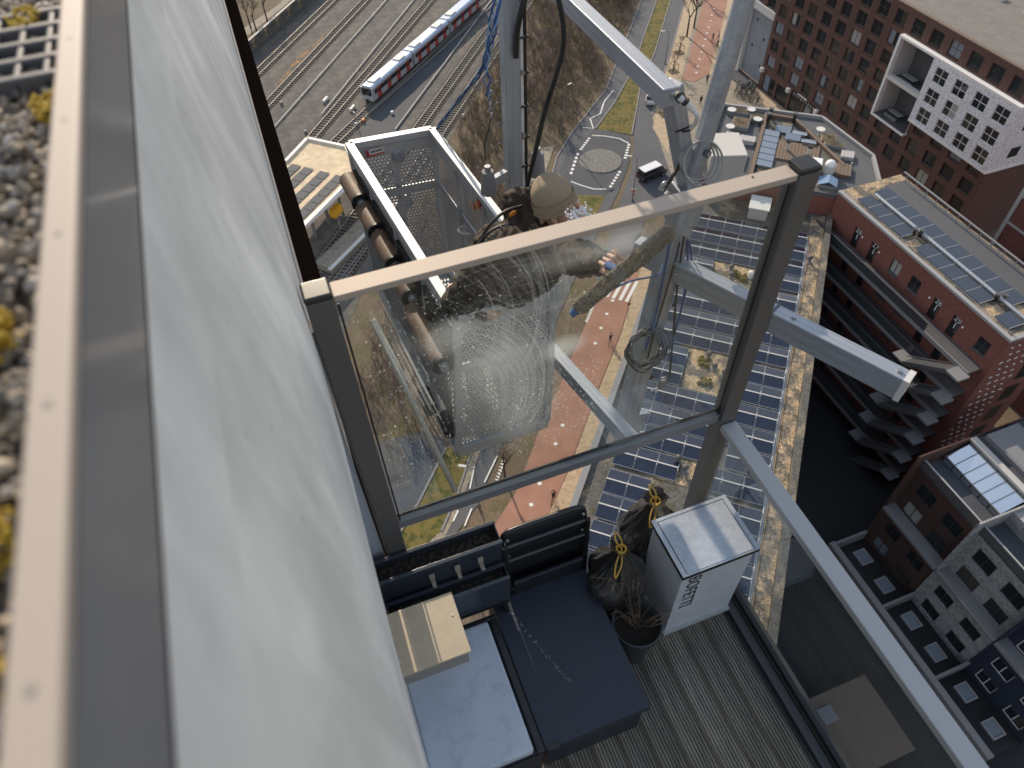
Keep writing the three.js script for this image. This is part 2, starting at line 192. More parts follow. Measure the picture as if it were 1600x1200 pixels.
setting('cycle_path', flat([[42.55, -66.58], [37.56, -60.55], [33.86, -55.68], [26.44, -47.36], [18.98, -38.6], [13.27, -32.75], [8.42, -34.65], [13.08, -38.5], [18.06, -44.67], [24.12, -51.5], [30.91, -59.36], [34.6, -63.76], [38.95, -68.06]], GY + 0.06), Mt.red);
setting('pavement', flat([[44.67, -65.72], [41.96, -62.83], [17.47, -34.28], [13.93, -30.96], [13.01, -32.46], [19.04, -38.58], [26.51, -47.33], [33.94, -55.65], [37.63, -60.51], [42.55, -66.58]], GY + 0.055), Mt.paving);
setting('service_road', flat([[0.98, -50.48], [6.04, -50.02], [8.34, -47.57], [7.63, -46.72], [2.83, -41.01], [-0.3, -37.28], [-5.91, -35.74], [-5.03, -46.48]], GY + 0.02), Mt.darkAsphalt);
setting('verge', flat([[7.88, -46.8], [10.26, -45.12], [7.3, -40.77], [4.37, -37.01], [0.54, -35.44], [-0.61, -37.4], [3.06, -41.09]], GY + 0.03), Mt.grass);
setting('pavement', flat([[10.26, -45.12], [12.04, -46.1], [10.06, -43.19], [6.28, -38.26], [3.95, -35.62], [2.73, -36.09], [7.36, -40.75]], GY + 0.025), Mt.plaza);
setting('street', flat([[12.17, -46.05], [16, -47.44], [12.93, -43.69], [8.71, -38.54], [4.55, -35.38], [3.95, -35.62], [6.35, -38.24], [10.13, -43.16]], GY + 0.02), Mt.asphalt);
setting('weed_strip', flat([[0.07, -131.22], [2.86, -138.96], [7.89, -147.35], [17.45, -158], [22.16, -164.04], [18.32, -156.95], [9.59, -145.45], [4.28, -137.29]], GY - 0.015), tmat(tex(256, 4, (u, v) => mul(mixc([104, 98, 90], [158, 120, 82], sm(0.42, 0.62, fbm(u, v, 5, 5, 77))), 0.75 + 0.4 * hash(Math.floor(u * 90), Math.floor(v * 90), 3))), 1));
setting('footpath', flat([[-7.16, -160.57], [0.5, -166.18], [8.49, -174.45], [15.55, -185.85], [17.75, -184.84], [9.69, -173.18], [1.11, -162.63], [-6.34, -155.95]], GY), Mt.plaza);
// painted markings
const mark = (line, w = 0.16, y = GY + 0.07) => setting('road_marking', strip(line, w, y), Mt.paint);
mark([[59.6, -111.31], [56.46, -108.45], [54.07, -104.96], [51.73, -104.11], [50.93, -101.07], [49.42, -101.94]], 0.22);
mark([[49.81, -99.14], [51.7, -98.12], [53.62, -96.45], [54.39, -94.43]], 0.2);
mark([[41.2, -88.3], [42.26, -86.74], [43.67, -85.06], [45.39, -84.33]], 0.2);
for (const [a, b] of [[[49.08, -98.59], [46.03, -95.68]], [[45.43, -95.11], [41.73, -89.77]], [[54.3, -94.25], [51.61, -90.48]], [[49.52, -87.84], [45.92, -84.29]]])
  for (let i = 0; i < 6; i++) { const t = i / 6, s = t + 0.1; mark([[a[0] + (b[0] - a[0]) * t, a[1] + (b[1] - a[1]) * t], [a[0] + (b[0] - a[0]) * s, a[1] + (b[1] - a[1]) * s]], 0.42); }
for (const l of [[[40.17, -63.56], [37.02, -60.5]], [[39.29, -63.92], [36.36, -61.07]], [[38.27, -64.19], [35.7, -61.74]], [[37.16, -64.37], [35.04, -62.3]]]) mark(l, 0.45, GY + 0.08);
mark([[10, -43.21], [8.66, -40.75]], 0.16); mark([[12.83, -43.64], [10.39, -40.93]], 0.16); mark([[6.7, -38.67], [5.81, -37.64]], 0.16); mark([[8.08, -38.37], [6.76, -36.71]], 0.16);
for (let i = 0; i < 7; i++) { const a = [12.51, -42.94], b = [10.79, -40.6], t = i / 7; setting('road_marking', flat([[a[0] + (b[0] - a[0]) * t + 0.5, a[1] + (b[1] - a[1]) * t], [a[0] + (b[0] - a[0]) * t + 0.9, a[1] + (b[1] - a[1]) * t + 0.15], [a[0] + (b[0] - a[0]) * t + 0.75, a[1] + (b[1] - a[1]) * t + 0.5]], GY + 0.07), Mt.paint); }
for (let i = 0; i < 8; i++) { const a = [32.46, -61.56], b = [30.16, -58.91], t = i / 8; setting('road_marking', flat([[a[0] + (b[0] - a[0]) * t, a[1] + (b[1] - a[1]) * t], [a[0] + (b[0] - a[0]) * t + 0.4, a[1] + (b[1] - a[1]) * t - 0.1], [a[0] + (b[0] - a[0]) * t + 0.3, a[1] + (b[1] - a[1]) * t + 0.4]], GY + 0.08), Mt.paint); }
for (const p of [[33.66, -59.39], [31.87, -57.35], [30.06, -55.17], [21.21, -44.88], [19.46, -42.78], [15.85, -38.61], [14.06, -36.52], [35.45, -61.4], [93.91, -134.01], [91.95, -131.48], [90.31, -129.22], [88.44, -126.81], [86.88, -124.66], [85.1, -122.36], [83.36, -120.12], [81.66, -117.94], [79.87, -115.57], [78.13, -113.27], [76.66, -111.2]]) setting('road_marking', flat([[p[0] - 0.2, p[1] - 0.2], [p[0] + 0.2, p[1] - 0.2], [p[0] + 0.2, p[1] + 0.2], [p[0] - 0.2, p[1] + 0.2]], GY + 0.075), Mt.paint);
{ // raised cobbled island in the turning loop
  const c = [47.9, -91.65], g = cyl(3.35, 3.5, 0.14, 40); const u = g.attributes.uv, p = g.attributes.position; for (let i = 0; i < u.count; i++) u.setXY(i, p.getX(i), p.getZ(i));
  setting('traffic_island', g, Mt.cobble, [c[0], GY + 0.1, c[1]]);
}
for (const l of [[[87.92, -141.64], [72.96, -120.88], [65.77, -112.23], [56.01, -96.72]], [[85.18, -142.87], [73.31, -126.65], [67.14, -117.79], [57.93, -107.33], [51.33, -100.9]], [[90.65, -140.41], [75.77, -119.65], [67.88, -109.26], [61.93, -100.9]], [[82.18, -144.22], [73.79, -132.68], [67.45, -124.17], [58.32, -111.86], [46.7, -100.9], [41.81, -95.42], [39.33, -91.35]], [[10.26, -45.12], [7.36, -40.75], [4.37, -37.01]], [[7.88, -46.8], [3.06, -41.09], [-0.61, -37.4]]])
  for (let i = 0; i + 1 < l.length; i++) setting('kerb', bar([l[i][0], GY + 0.06, l[i][1]], [l[i + 1][0], GY + 0.06, l[i + 1][1]], 0.2, 0.14), Mt.midGrey);

// railway tracks: two rails on sleepers each
const railProfile = (a, b) => bar([a[0], GY + 0.21, a[1]], [b[0], GY + 0.21, b[1]], 0.09, 0.15);
function track(label, a, b, gauge = 1.5) {
  const dx = b[0] - a[0], dz = b[1] - a[1], L = Math.hypot(dx, dz), nx = -dz / L, nz = dx / L, t = thing('railway_track', label, 'railway track', [0, 0, 0], 0, 'tracks of the railway yard');
  const off = s => [[a[0] + nx * s, a[1] + nz * s], [b[0] + nx * s, b[1] + nz * s]];
  part('rail', railProfile(...off(gauge / 2)), Mt.rail, t); part('rail', railProfile(...off(-gauge / 2)), Mt.rail, t);
  const n = Math.floor(L / 0.75), sl = bx(0.26, 0.16, 2.5), im = new THREE.InstancedMesh(sl, Mt.sleeper, n), m = new THREE.Matrix4(), q = new THREE.Quaternion().setFromAxisAngle(new THREE.Vector3(0, 1, 0), Math.atan2(-dz, dx)), one = new THREE.Vector3(1, 1, 1);
  for (let i = 0; i < n; i++) { const s = (i + 0.5) / n; m.compose(new THREE.Vector3(a[0] + dx * s, GY + 0.055, a[1] + dz * s), q, one); im.setMatrixAt(i, m); }
  im.name = 'sleepers'; im.userData.kind = 'stuff'; t.add(im);
  const bed = part('bed', strip([a, b], 2.9, GY + 0.005), Mt.trackBed, t);
}
const ext = (a, b, s0, s1) => [[a[0] + (b[0] - a[0]) * s0, a[1] + (b[1] - a[1]) * s0], [a[0] + (b[0] - a[0]) * s1, a[1] + (b[1] - a[1]) * s1]];
track('railway track nearest the grey noise barrier at upper left', ...ext([0.58, -145.13], [20.02, -171.46], -0.6, 1.5));
track('pair of shiny rails beside the orange-brown weeds', ...ext([2.32, -134.63], [26.19, -167.77], -0.6, 1.5));
track('railway track just left of the red and white train', ...ext([5.53, -116.97], [41.06, -164.21], -0.9, 1.4));
track('railway track that the red and white train stands on', ...ext([8.75, -113.88], [44, -150.85], -0.8, 1.5));
track('railway track right of the dark platform, left of two', ...ext([23.47, -113.08], [44.76, -140.79], -1.6, 1.8));
track('railway track along the edge of the brown woodland', ...ext([26.76, -110.48], [47.88, -137.87], -1.6, 1.8));
track('railway track seen between concrete wall and basket', ...ext([1.76, -79.24], [7.3, -85.77], -0.6, 1.2));
for (const [label, a, b] of [['thin pale conductor rail across the empty ballast', ...ext([0.36, -123.29], [31.44, -167.06], -0.3, 1.3)], ['pale conductor rail ending short of a lineside signal', ...ext([8.63, -123.94], [36.98, -164.57], 0, 1.3)], ['pale edging line of the dark platform', ...ext([19.49, -113.86], [41.16, -142.38], 0, 1.8)], ['brown edging beam along the side of the train', ...ext([16.5, -120.81], [39.05, -142.38], 0, 1.8)]])
  solo('conductor_rail', label, 'conductor rail', bar([a[0], GY + 0.2, a[1]], [b[0], GY + 0.2, b[1]], 0.15, 0.2), label.includes('brown') ? Mt.midGrey : Mt.trim);
{ // lineside boxes and posts
  const spots = [[10.23, -128.58], [14.14, -123.72], [13.59, -118.11], [15.01, -118.88], [2.53, -130.66], [4.92, -119.1], [20.35, -119.4], [31.64, -113.39]];
  spots.forEach(([x, z], i) => { const t = thing('signal_box', ['low white signal box beside the pale conductor rail', 'white points motor between two tracks', 'lineside signal post in front of the train', 'orange-topped marker by the platform end', 'small grey cabinet on the empty ballast', 'dark cabinet at the end of the ballast track', 'small pale litter box on the dark platform', 'small pale box between the right-hand tracks'][i], 'signal box', [x, GY, z], 0.9);
    part('housing', rb(i < 2 ? 1.6 : 0.5, 0.5, 0.45, 0.05).translate(0, 0.28, 0), i === 3 ? Mt.orange : i > 3 && i < 6 ? Mt.midGrey : Mt.offWhite, t); part('foot', bx(0.3, 0.1, 0.3).translate(0, 0.02, 0), Mt.midGrey, t); if (i === 2) part('post', cyl(0.06, 0.06, 2.4, 8).translate(0, 1.3, 0), Mt.steel, t); });
}
{ // noise barrier at the far side of the yard, in panels
  const [a, b] = ext([0.42, -153.28], [15.93, -174.04], -0.8, 1.5), t = thing('noise_barrier', 'long grey concrete noise barrier with faint graffiti along the tracks', 'wall'), n = 12;
  for (let i = 0; i < n; i++) { const p = s => [a[0] + (b[0] - a[0]) * s, GY + 1.3, a[1] + (b[1] - a[1]) * s]; part('panel', bar(p((i + 0.01) / n), p((i + 0.99) / n), 0.25, 2.6), Mt.dirtyRoof, t); }
  part('coping', bar([a[0], GY + 2.66, a[1]], [b[0], GY + 2.66, b[1]], 0.4, 0.12), Mt.trim, t);
}

// station canopy with solar panels
{
  const y = GY + 6.0, t = thing('station_canopy', 'pale flat station canopy carrying rows of grey panels', 'canopy');
  const P = [[4.42, -106.3], [0.24, -101.2], [-0.96, -93.65], [-0.02, -84.38], [9.72, -94.33], [9.47, -101.62]];
  part('roof', prism(P, y - 0.45, y), tmat(tex(256, 5, (u, v) => mul([214, 194, 162], 0.86 + 0.24 * fbm(u, v, 6, 5, 4))), 0.9), t);
  const rim = [P[1], P[0], P[5], P[4], P[3]]; for (let i = 0; i < 4; i++) part('rim', bar([rim[i][0], y + 0.1, rim[i][1]], [rim[i + 1][0], y + 0.1, rim[i + 1][1]], 0.5, 0.55), Mt.offWhite, t);
  const o = P[0], e1 = [P[1][0] - o[0], P[1][1] - o[1]], d = [-0.02, -84.38], e = [9.72, -94.33];
  // rows of panels parallel to the long eave
  const ax = [e[0] - d[0], e[1] - d[1]], L = Math.hypot(...ax); ax[0] /= L; ax[1] /= L; const nx = [ax[1], -ax[0]], th = Math.atan2(-ax[1], ax[0]);
  for (const [r, w] of [[1.9, 1.6], [4.6, 1.6], [7.4, 1.6], [9.6, 1.6]]) for (let i = 0; i < 12; i++) { const s = 0.8 + i * 1.75, cx = d[0] + ax[0] * s + (-nx[0]) * -r, cz = d[1] + ax[1] * s + (-nx[1]) * -r; if (s > L - 0.6 - r * 0.15) continue;
    const m = part('panel', rb(1.65, 0.05, w, 0.01), mat(0.07, 0.078, 0.09, 0.8), t, [cx, y + 0.12, cz], [0, th, 0]); }
  part('gutter', bar([d[0] - 0.3, y + 0.02, d[1]], [e[0] + 0.3, y + 0.02, e[1]], 0.9, 0.3), Mt.white, t);
  for (const s of [0.1, 0.35, 0.6, 0.85]) part('column', cyl(0.25, 0.25, 5.6, 10), Mt.midGrey, t, [d[0] + ax[0] * L * s + nx[0] * 3, GY + 2.8, d[1] + ax[1] * L * s + nx[1] * 3]);
  const pl = thing('station_platform', 'pale station platform edge below the canopy', 'platform', [0, 0, 0]);
  part('slab', bar([d[0] + 1, GY + 0.45, d[1] + 2.5], [e[0] + 6, GY + 0.45, e[1] - 1], 3.2, 0.9), Mt.plaza, pl); part('edge', bar([d[0] + 1.6, GY + 0.93, d[1] + 3.6], [e[0] + 6.6, GY + 0.93, e[1] + 0.1], 0.6, 0.06), Mt.offWhite, pl);
  const c = [5.01, -90.55]; const sg = thing('yellow_sign', 'yellow platform sign box under the canopy edge', 'sign', [c[0], GY, c[1]], th); part('box', rb(2.0, 1.3, 0.9, 0.05).translate(0, 3.2, 0), mat(0.75, 0.4, 0.02, 0.5), sg); part('post', cyl(0.1, 0.1, 3.2, 8).translate(0, 1.6, 0), Mt.grey, sg);
}

// the metro train
{
  const A = [17.43, -124.74], B = [37.04, -144.2], dx = B[0] - A[0], dz = B[1] - A[1], L = Math.hypot(dx, dz), th = Math.atan2(-dz, dx), t = thing('metro_train', 'white and red metro train with blue-grey roof standing in the yard', 'train', [A[0], GY + 0.25, A[1]], th);
  const W = 2.5, cars = 3, CL = 14.2, roofM = tmat(tex(512, 3, (u, v) => mul([176, 194, 220], 0.84 + 0.2 * fbm(u, v, 8, 5, 9))), 0.45), red = mat(0.36, 0.06, 0.045, 0.55), silver = mat(0.36, 0.37, 0.39, 0.45), win = mat(0.02, 0.02, 0.022, 0.15);
  for (let c = 0; c < cars; c++) { const x0 = c * (CL + 0.5);
    const car = part('carriage', bl(x0, x0 + CL, 0.35, 2.55, -W / 2, W / 2), silver, t);
    part('skirt', bl(x0 + 0.3, x0 + CL - 0.3, 0.02, 0.35, -W / 2 + 0.12, W / 2 - 0.12), Mt.dark, t);
    const s = new THREE.Shape([V2([-W / 2, 0]), V2([W / 2, 0]), V2([W / 2 - 0.06, 0.2]), V2([W / 2 - 0.4, 0.4]), V2([-W / 2 + 0.4, 0.4]), V2([-W / 2 + 0.06, 0.2])]);
    part('roof', new THREE.ExtrudeGeometry(s, { depth: CL, bevelEnabled: false }).rotateY(Math.PI / 2).translate(x0, 2.552, 0), roofM, t);
    for (const f of [0.18, 0.8]) part('roof_unit', rb(2.2, 0.22, 1.5, 0.05), Mt.offWhite, t, [x0 + CL * f, 3.05, 0]);
    for (const sz of [-1, 1]) { part('window_band', bl(x0 + 0.5, x0 + CL - 0.4, 1.45, 2.2, -0.02, 0.02), win, t, [0, 0, sz * (W / 2 + 0.006)]);
      for (const f of [0.14, 0.38, 0.62, 0.86]) { const dr = part('door', bl(-0.62, 0.62, 0.38, 2.3, -0.02, 0.02), red, t, [x0 + CL * f, 0, sz * (W / 2 + 0.024)]); part('pane', bl(-0.45, -0.06, 1.35, 2.1, 0, 0.012), win, dr, [0, 0, sz * 0.026]); part('pane', bl(0.06, 0.45, 1.35, 2.1, 0, 0.012), win, dr, [0, 0, sz * 0.026]); } }
    if (c < cars - 1) part('gangway', bl(x0 + CL, x0 + CL + 0.5, 0.5, 2.6, -1, 1), Mt.dark, t);
  }
  const f = part('cab_front', bl(-0.22, 0, 0.3, 2.75, -W / 2 + 0.02, W / 2 - 0.02), silver, t); part('windscreen', bl(-0.03, 0, 1.3, 2.6, -1, 1), win, f, [-0.215, 0, 0]); part('coupler', bl(-0.5, 0, 0.35, 0.6, -0.2, 0.2), Mt.dark, f, [-0.2, 0, 0]);
  for (const z of [-0.85, 0.85]) part('headlight', bl(-0.03, 0, 0.75, 0.95, -0.18, 0.18), Mt.offWhite, f, [-0.215, 0, z]);
}

// bare woodland: one mass of brown scrub between the tracks and the bus lane
{
  const variants = [];
  for (let v = 0; v < 4; v++) { const gs = [];
    const grow = (p, d, l, r, k) => { const q = [p[0] + d[0] * l, p[1] + d[1] * l, p[2] + d[2] * l]; gs.push(rod(p, q, r, r * 0.55, 3)); if (k > 0) for (let i = 0; i < 3; i++) { const e = new THREE.Vector3(d[0] + rr(-0.75, 0.75), d[1] + rr(-0.25, 0.5), d[2] + rr(-0.75, 0.75)).normalize(); const s = rr(0.4, 1); grow([p[0] + d[0] * l * s, p[1] + d[1] * l * s, p[2] + d[2] * l * s], [e.x, e.y, e.z], l * rr(0.5, 0.78), r * 0.62, k - 1); } };
    for (let i = 0; i < 3; i++) { const e = new THREE.Vector3(rr(-0.4, 0.4), 1, rr(-0.4, 0.4)).normalize(); grow([rr(-0.4, 0.4), 0, rr(-0.4, 0.4)], [e.x, e.y, e.z], rr(1.1, 1.9), 0.045, 3); }
    variants.push(merge(gs)); }
  const poly = [[26, -104.35], [51.6, -139.33], [76.92, -174.7], [100.27, -168.4], [80.88, -144.09], [66.31, -124.09], [57.67, -112.65], [46.06, -101.6], [40.57, -95.14], [37.25, -89.77], [22.69, -65.27], [10.75, -45.67], [1.59, -50.24], [0.78, -59.75], [10.49, -78.55]];
  const inside = (x, z) => { let c = false; for (let i = 0, j = poly.length - 1; i < poly.length; j = i++) { const [xi, zi] = poly[i], [xj, zj] = poly[j]; if ((zi > z) !== (zj > z) && x < (xj - xi) * (z - zi) / (zj - zi) + xi) c = !c; } return c; };
  const shed = [37.92, -94.67], pts = []; const xs = poly.map(p => p[0]), zs = poly.map(p => p[1]); const x0 = Math.min(...xs), x1 = Math.max(...xs), z0 = Math.min(...zs), z1 = Math.max(...zs);
  while (pts.length < 1500) { const x = rr(x0, x1), z = rr(z0, z1); if (!inside(x, z) || Math.hypot(x - shed[0], z - shed[1]) < 7) continue; pts.push([x, z]); }
  const mats = [Mt.twig, Mt.twigGreen, Mt.twigRed, Mt.twig];
  const wood = new THREE.Group(); wood.name = 'bare_woodland'; wood.userData = { label: 'mass of leafless brown scrub between the railway and the bus lane', category: 'woodland', kind: 'stuff' }; scene.add(wood);
  variants.forEach((g, k) => { const mine = pts.filter((_, i) => i % 4 === k), im = new THREE.InstancedMesh(g, mats[k], mine.length), m = new THREE.Matrix4(), q = new THREE.Quaternion(); im.name = 'scrub'; im.userData.kind = 'stuff'; im.castShadow = im.receiveShadow = true;
    mine.forEach(([x, z], i) => { q.setFromAxisAngle(new THREE.Vector3(0, 1, 0), rr(0, 6.28)); const s = rr(0.6, 1.35); m.compose(new THREE.Vector3(x, GY - 0.05, z), q, new THREE.Vector3(s, s * rr(0.8, 1.2), s)); im.setMatrixAt(i, m); }); wood.add(im); });
}
// single bare trees
function bareTree(name, label, x, z, H, seed, group) {
  const R = mulberry(seed), q = (a, b) => a + (b - a) * R(), t = thing(name, label, 'tree', [x, GY, z], 0, group), gs = [], fine = [];
  const grow = (p, d, l, r, k) => { const e = [p[0] + d.x * l, p[1] + d.y * l, p[2] + d.z * l]; (k > 2 ? gs : fine).push(rod(p, e, r, r * 0.7, k > 2 ? 6 : 3)); if (k <= 0) return; const n = k > 2 ? 3 : 3; for (let i = 0; i < n; i++) { const nd = d.clone().add(new THREE.Vector3(q(-0.7, 0.7), q(-0.1, 0.45), q(-0.7, 0.7))).normalize(), s = i ? q(0.55, 1) : 1; grow([p[0] + d.x * l * s, p[1] + d.y * l * s, p[2] + d.z * l * s], nd, l * q(0.55, 0.75), r * 0.6, k - 1); } };
  const tr = H * 0.42; part('trunk', rod([0, 0, 0], [q(-0.1, 0.1), tr, q(-0.1, 0.1)], 0.018 * H + 0.03, 0.012 * H + 0.02, 8), Mt.bark, t);
  for (let i = 0; i < 4; i++) grow([0, tr * q(0.85, 1), 0], new THREE.Vector3(q(-0.6, 0.6), 1, q(-0.6, 0.6)).normalize(), H * q(0.17, 0.24), 0.009 * H + 0.01, 4);
  part('branches', merge(gs), Mt.bark, t); part('crown', merge(fine), Mt.twig, t); return t;
}
bareTree('bare_tree', 'tall bare tree whose long shadow crosses the red path', 82.46, -125.06, 9.5, 3, 'street trees');
bareTree('bare_tree', 'slender bare tree next to the red path, farther back', 85.74, -128.01, 9, 5, 'street trees');
bareTree('bare_tree', 'bare tree at the top edge beside the bus lane', 94.47, -143.82, 9, 6, 'street trees');
bareTree('bare_tree', 'bare tree behind the wet glass above the lower rail', 12.62, -40.58, 6.5, 8, 'street trees');
bareTree('bare_tree', 'bare tree between the noise barrier and the concrete wall', 2.36, -163.05, 8, 9, 'trees beyond the barrier');
bareTree('bare_tree', 'bare tree beyond the barrier with a forked trunk', 5.15, -166.8, 8.5, 10, 'trees beyond the barrier');
bareTree('bare_tree', 'leftmost bare tree beyond the noise barrier', 1.43, -165.11, 8, 11, 'trees beyond the barrier');
[[77.6, -119.43], [73, -113.33], [64.16, -100.41]].forEach(([x, z], i) => { // young trees tied to stake frames
  const t = bareTree('young_tree', ['farthest young tree in a wooden stake frame', 'middle young tree in a wooden stake frame', 'young tree in a stake frame beside the white car'][i], x, z, 4.2, 20 + i, 'young street trees');
  for (const [a, b] of [[-0.6, -0.6], [0.6, -0.6], [-0.6, 0.6], [0.6, 0.6]]) part('stake', cyl(0.05, 0.05, 1.7, 6).translate(a, 0.85, b), Mt.wood, t);
  for (const s of [-0.6, 0.6]) { part('brace', bx(1.3, 0.08, 0.05).translate(0, 1.6, s), Mt.wood, t); part('brace', bx(0.05, 0.08, 1.3).translate(s, 1.5, 0), Mt.wood, t); }
  part('tree_pit', bx(1.7, 0.06, 1.7).translate(0, 0.075, 0), Mt.soil, t);
});
// street lamps
for (const [label, x, z, h, turn] of [['street lamp at the woodland edge above the turning loop', 45.25, -101.08, 8.5, 0.3], ['street lamp with a red and white board beside the van', 47.78, -80.12, 7.4, 2.6], ['street lamp between the street and the young trees', 73.02, -116.61, 6, 2.8], ['street lamp seen low through the wet glass', 8.9, -38.47, 7, 2.6]]) {
  const t = thing('street_lamp', label, 'street lamp', [x, GY, z], turn, 'street lamps'); part('pole', cyl(0.06, 0.1, h, 8).translate(0, h / 2, 0), Mt.midGrey, t); part('arm', rod([0, h, 0], [0.9, h + 0.15, 0], 0.04), Mt.midGrey, t); part('lamp_head', rb(0.8, 0.12, 0.3, 0.05).translate(1.2, h + 0.17, 0), Mt.offWhite, t); part('base', cyl(0.16, 0.18, 0.5, 8).translate(0, 0.25, 0), Mt.midGrey, t);
  if (label.includes('board')) for (let i = 0; i < 4; i++) part('stripe_board', bx(0.7, 0.24, 0.06).translate(0, 1.2 + i * 0.25, 0.12), i & 1 ? Mt.white : Mt.orange, t);
}

// vehicles
function wheelOn(t, x, z, r) { const w = part('wheel', cyl(r, r, 0.22, 18).rotateX(Math.PI / 2), Mt.dark, t, [x, r, z]); part('rim', cyl(r * 0.62, r * 0.62, 0.02, 14).rotateX(Math.PI / 2), Mt.steel, w, [0, 0, Math.sign(z) * 0.115]); }
function car(name, label, cat, x, z, turn, prof, cabin, W, paint, roofPaint, wheels, r) {
  const t = thing(name, label, cat, [x, GY + 0.03, z], turn), ex = (pts, w, bev) => new THREE.ExtrudeGeometry(new THREE.Shape(pts.map(V2)), { depth: w - 2 * bev, bevelEnabled: true, bevelSize: bev, bevelThickness: bev, bevelSegments: 3 }).translate(0, 0, -w / 2 + bev);
  part('body', ex(prof, W, 0.07), paint, t); part('cabin', ex(cabin, W - 0.16, 0.12), Mt.pane, t);
  const top = Math.max(...cabin.map(p => p[1])), xs = cabin.filter(p => p[1] > top - 0.06).map(p => p[0]); part('roof', rbl(Math.min(...xs) - 0.05, Math.max(...xs) + 0.05, top + 0.02, top + 0.16, -W / 2 + 0.16, W / 2 - 0.16, 0.06), roofPaint, t);
  for (const wx of wheels) for (const s of [-1, 1]) wheelOn(t, wx, s * (W / 2 - 0.06), r);
  const xa = Math.max(...prof.map(p => p[0])), xb = Math.min(...prof.map(p => p[0]));
  for (const s of [-1, 1]) { part('headlight', rb(0.08, 0.14, 0.36, 0.03), Mt.white, t, [xa + 0.05, 0.72, s * (W / 2 - 0.32)]); part('tail_light', rb(0.06, 0.26, 0.16, 0.02), Mt.redPlastic, t, [xb - 0.05, 0.85, s * (W / 2 - 0.2)]); part('mirror', rb(0.14, 0.14, 0.2, 0.04), paint, t, [xa * 0.42, 1.05, s * (W / 2 + 0.14)]); }
  return t;
}
{
  const a = [63.12, -105.34], b = [65.52, -107]; car('parked_car', 'small white car driving on the grey street', 'car', 64.2, -105.6, Math.atan2(0.86, 0.5) , [[-2, 0.3], [2, 0.3], [2.02, 0.7], [1.1, 0.92], [-1.9, 0.95], [-2.05, 0.6]], [[-1.85, 0.9], [1.05, 0.9], [0.4, 1.42], [-1.5, 1.45]], 1.75, mat(0.6, 0.61, 0.62, 0.3, { clearcoat: 1 }), mat(0.6, 0.61, 0.62, 0.3, { clearcoat: 1 }), [-1.25, 1.3], 0.31);
  car('panel_van', 'dark van with a white roof turning off the street', 'van', 53.4, -84.7, 0.22, [[-2.3, 0.35], [2.3, 0.35], [2.35, 0.85], [1.85, 1.15], [-2.3, 1.2], [-2.35, 0.6]], [[-2.28, 1.15], [1.85, 1.12], [1.2, 1.82], [-2.2, 1.85]], 1.9, mat(0.018, 0.019, 0.022, 0.25, { clearcoat: 1 }), mat(0.75, 0.76, 0.78, 0.35), [-1.5, 1.5], 0.34);
}
// bicycle rack and shelter at the woodland edge
function bicycle(label, x, y, z, turn, group, m = Mt.dark) {
  const t = thing('bicycle', label, 'bicycle', [x, y, z], turn, group);
  for (const wx of [-0.52, 0.52]) { const w = part('wheel', new THREE.TorusGeometry(0.32, 0.022, 5, 18), Mt.dark, t, [wx, 0.34, 0]); part('hub', cyl(0.03, 0.03, 0.1, 6).rotateX(Math.PI / 2), Mt.steel, w); }
  part('frame', merge([rod([-0.52, 0.34, 0], [-0.12, 0.3, 0], 0.02, 0.02, 5), rod([-0.12, 0.3, 0], [-0.25, 0.82, 0], 0.02, 0.02, 5), rod([-0.12, 0.3, 0], [0.36, 0.75, 0], 0.022, 0.022, 5), rod([-0.22, 0.72, 0], [0.36, 0.82, 0], 0.02, 0.02, 5), rod([-0.52, 0.34, 0], [-0.22, 0.72, 0], 0.016, 0.016, 5), rod([0.52, 0.34, 0], [0.34, 0.95, 0], 0.02, 0.02, 5)]), m, t);
  part('saddle', rb(0.26, 0.06, 0.16, 0.02), Mt.dark, t, [-0.26, 0.9, 0]); part('handlebar', rod([0.28, 1.0, -0.28], [0.28, 1.0, 0.28], 0.016, 0.016, 5), Mt.steel, t); return t;
}
setting('paved_stand', flat([[33.58, -90.01], [39.52, -99.26], [42.75, -98.73], [36.56, -89.13]], GY + 0.03), Mt.plaza);
{ const a = [36.25, -93.8], b = [39.91, -99.09]; for (let i = 0; i < 9; i++) bicycle('dark bicycle parked in the stand left of the turning loop', a[0] + (b[0] - a[0]) * i / 8, GY + 0.04, a[1] + (b[1] - a[1]) * i / 8, rr(-0.15, 0.15), 'bicycles in the stand by the woodland', i % 3 ? Mt.dark : Mt.darkGrey); }
{ const P = [[78.32, -101.24], [81.12, -96.41], [84.21, -103.21], [81.83, -104.75]]; for (let i = 0; i < 46; i++) { const s = rnd(), q = rnd(), f = k => (P[0][k] * (1 - s) + P[1][k] * s) * (1 - q) + (P[3][k] * (1 - s) + P[2][k] * s) * q; bicycle('dark bicycle in the crowded bicycle park beside the roof terrace', f(0), GY + 0.02, f(1), rr(0.4, 1.2), 'bicycles in the crowded bicycle park', [Mt.dark, Mt.darkGrey, Mt.steel][i % 3]); } }

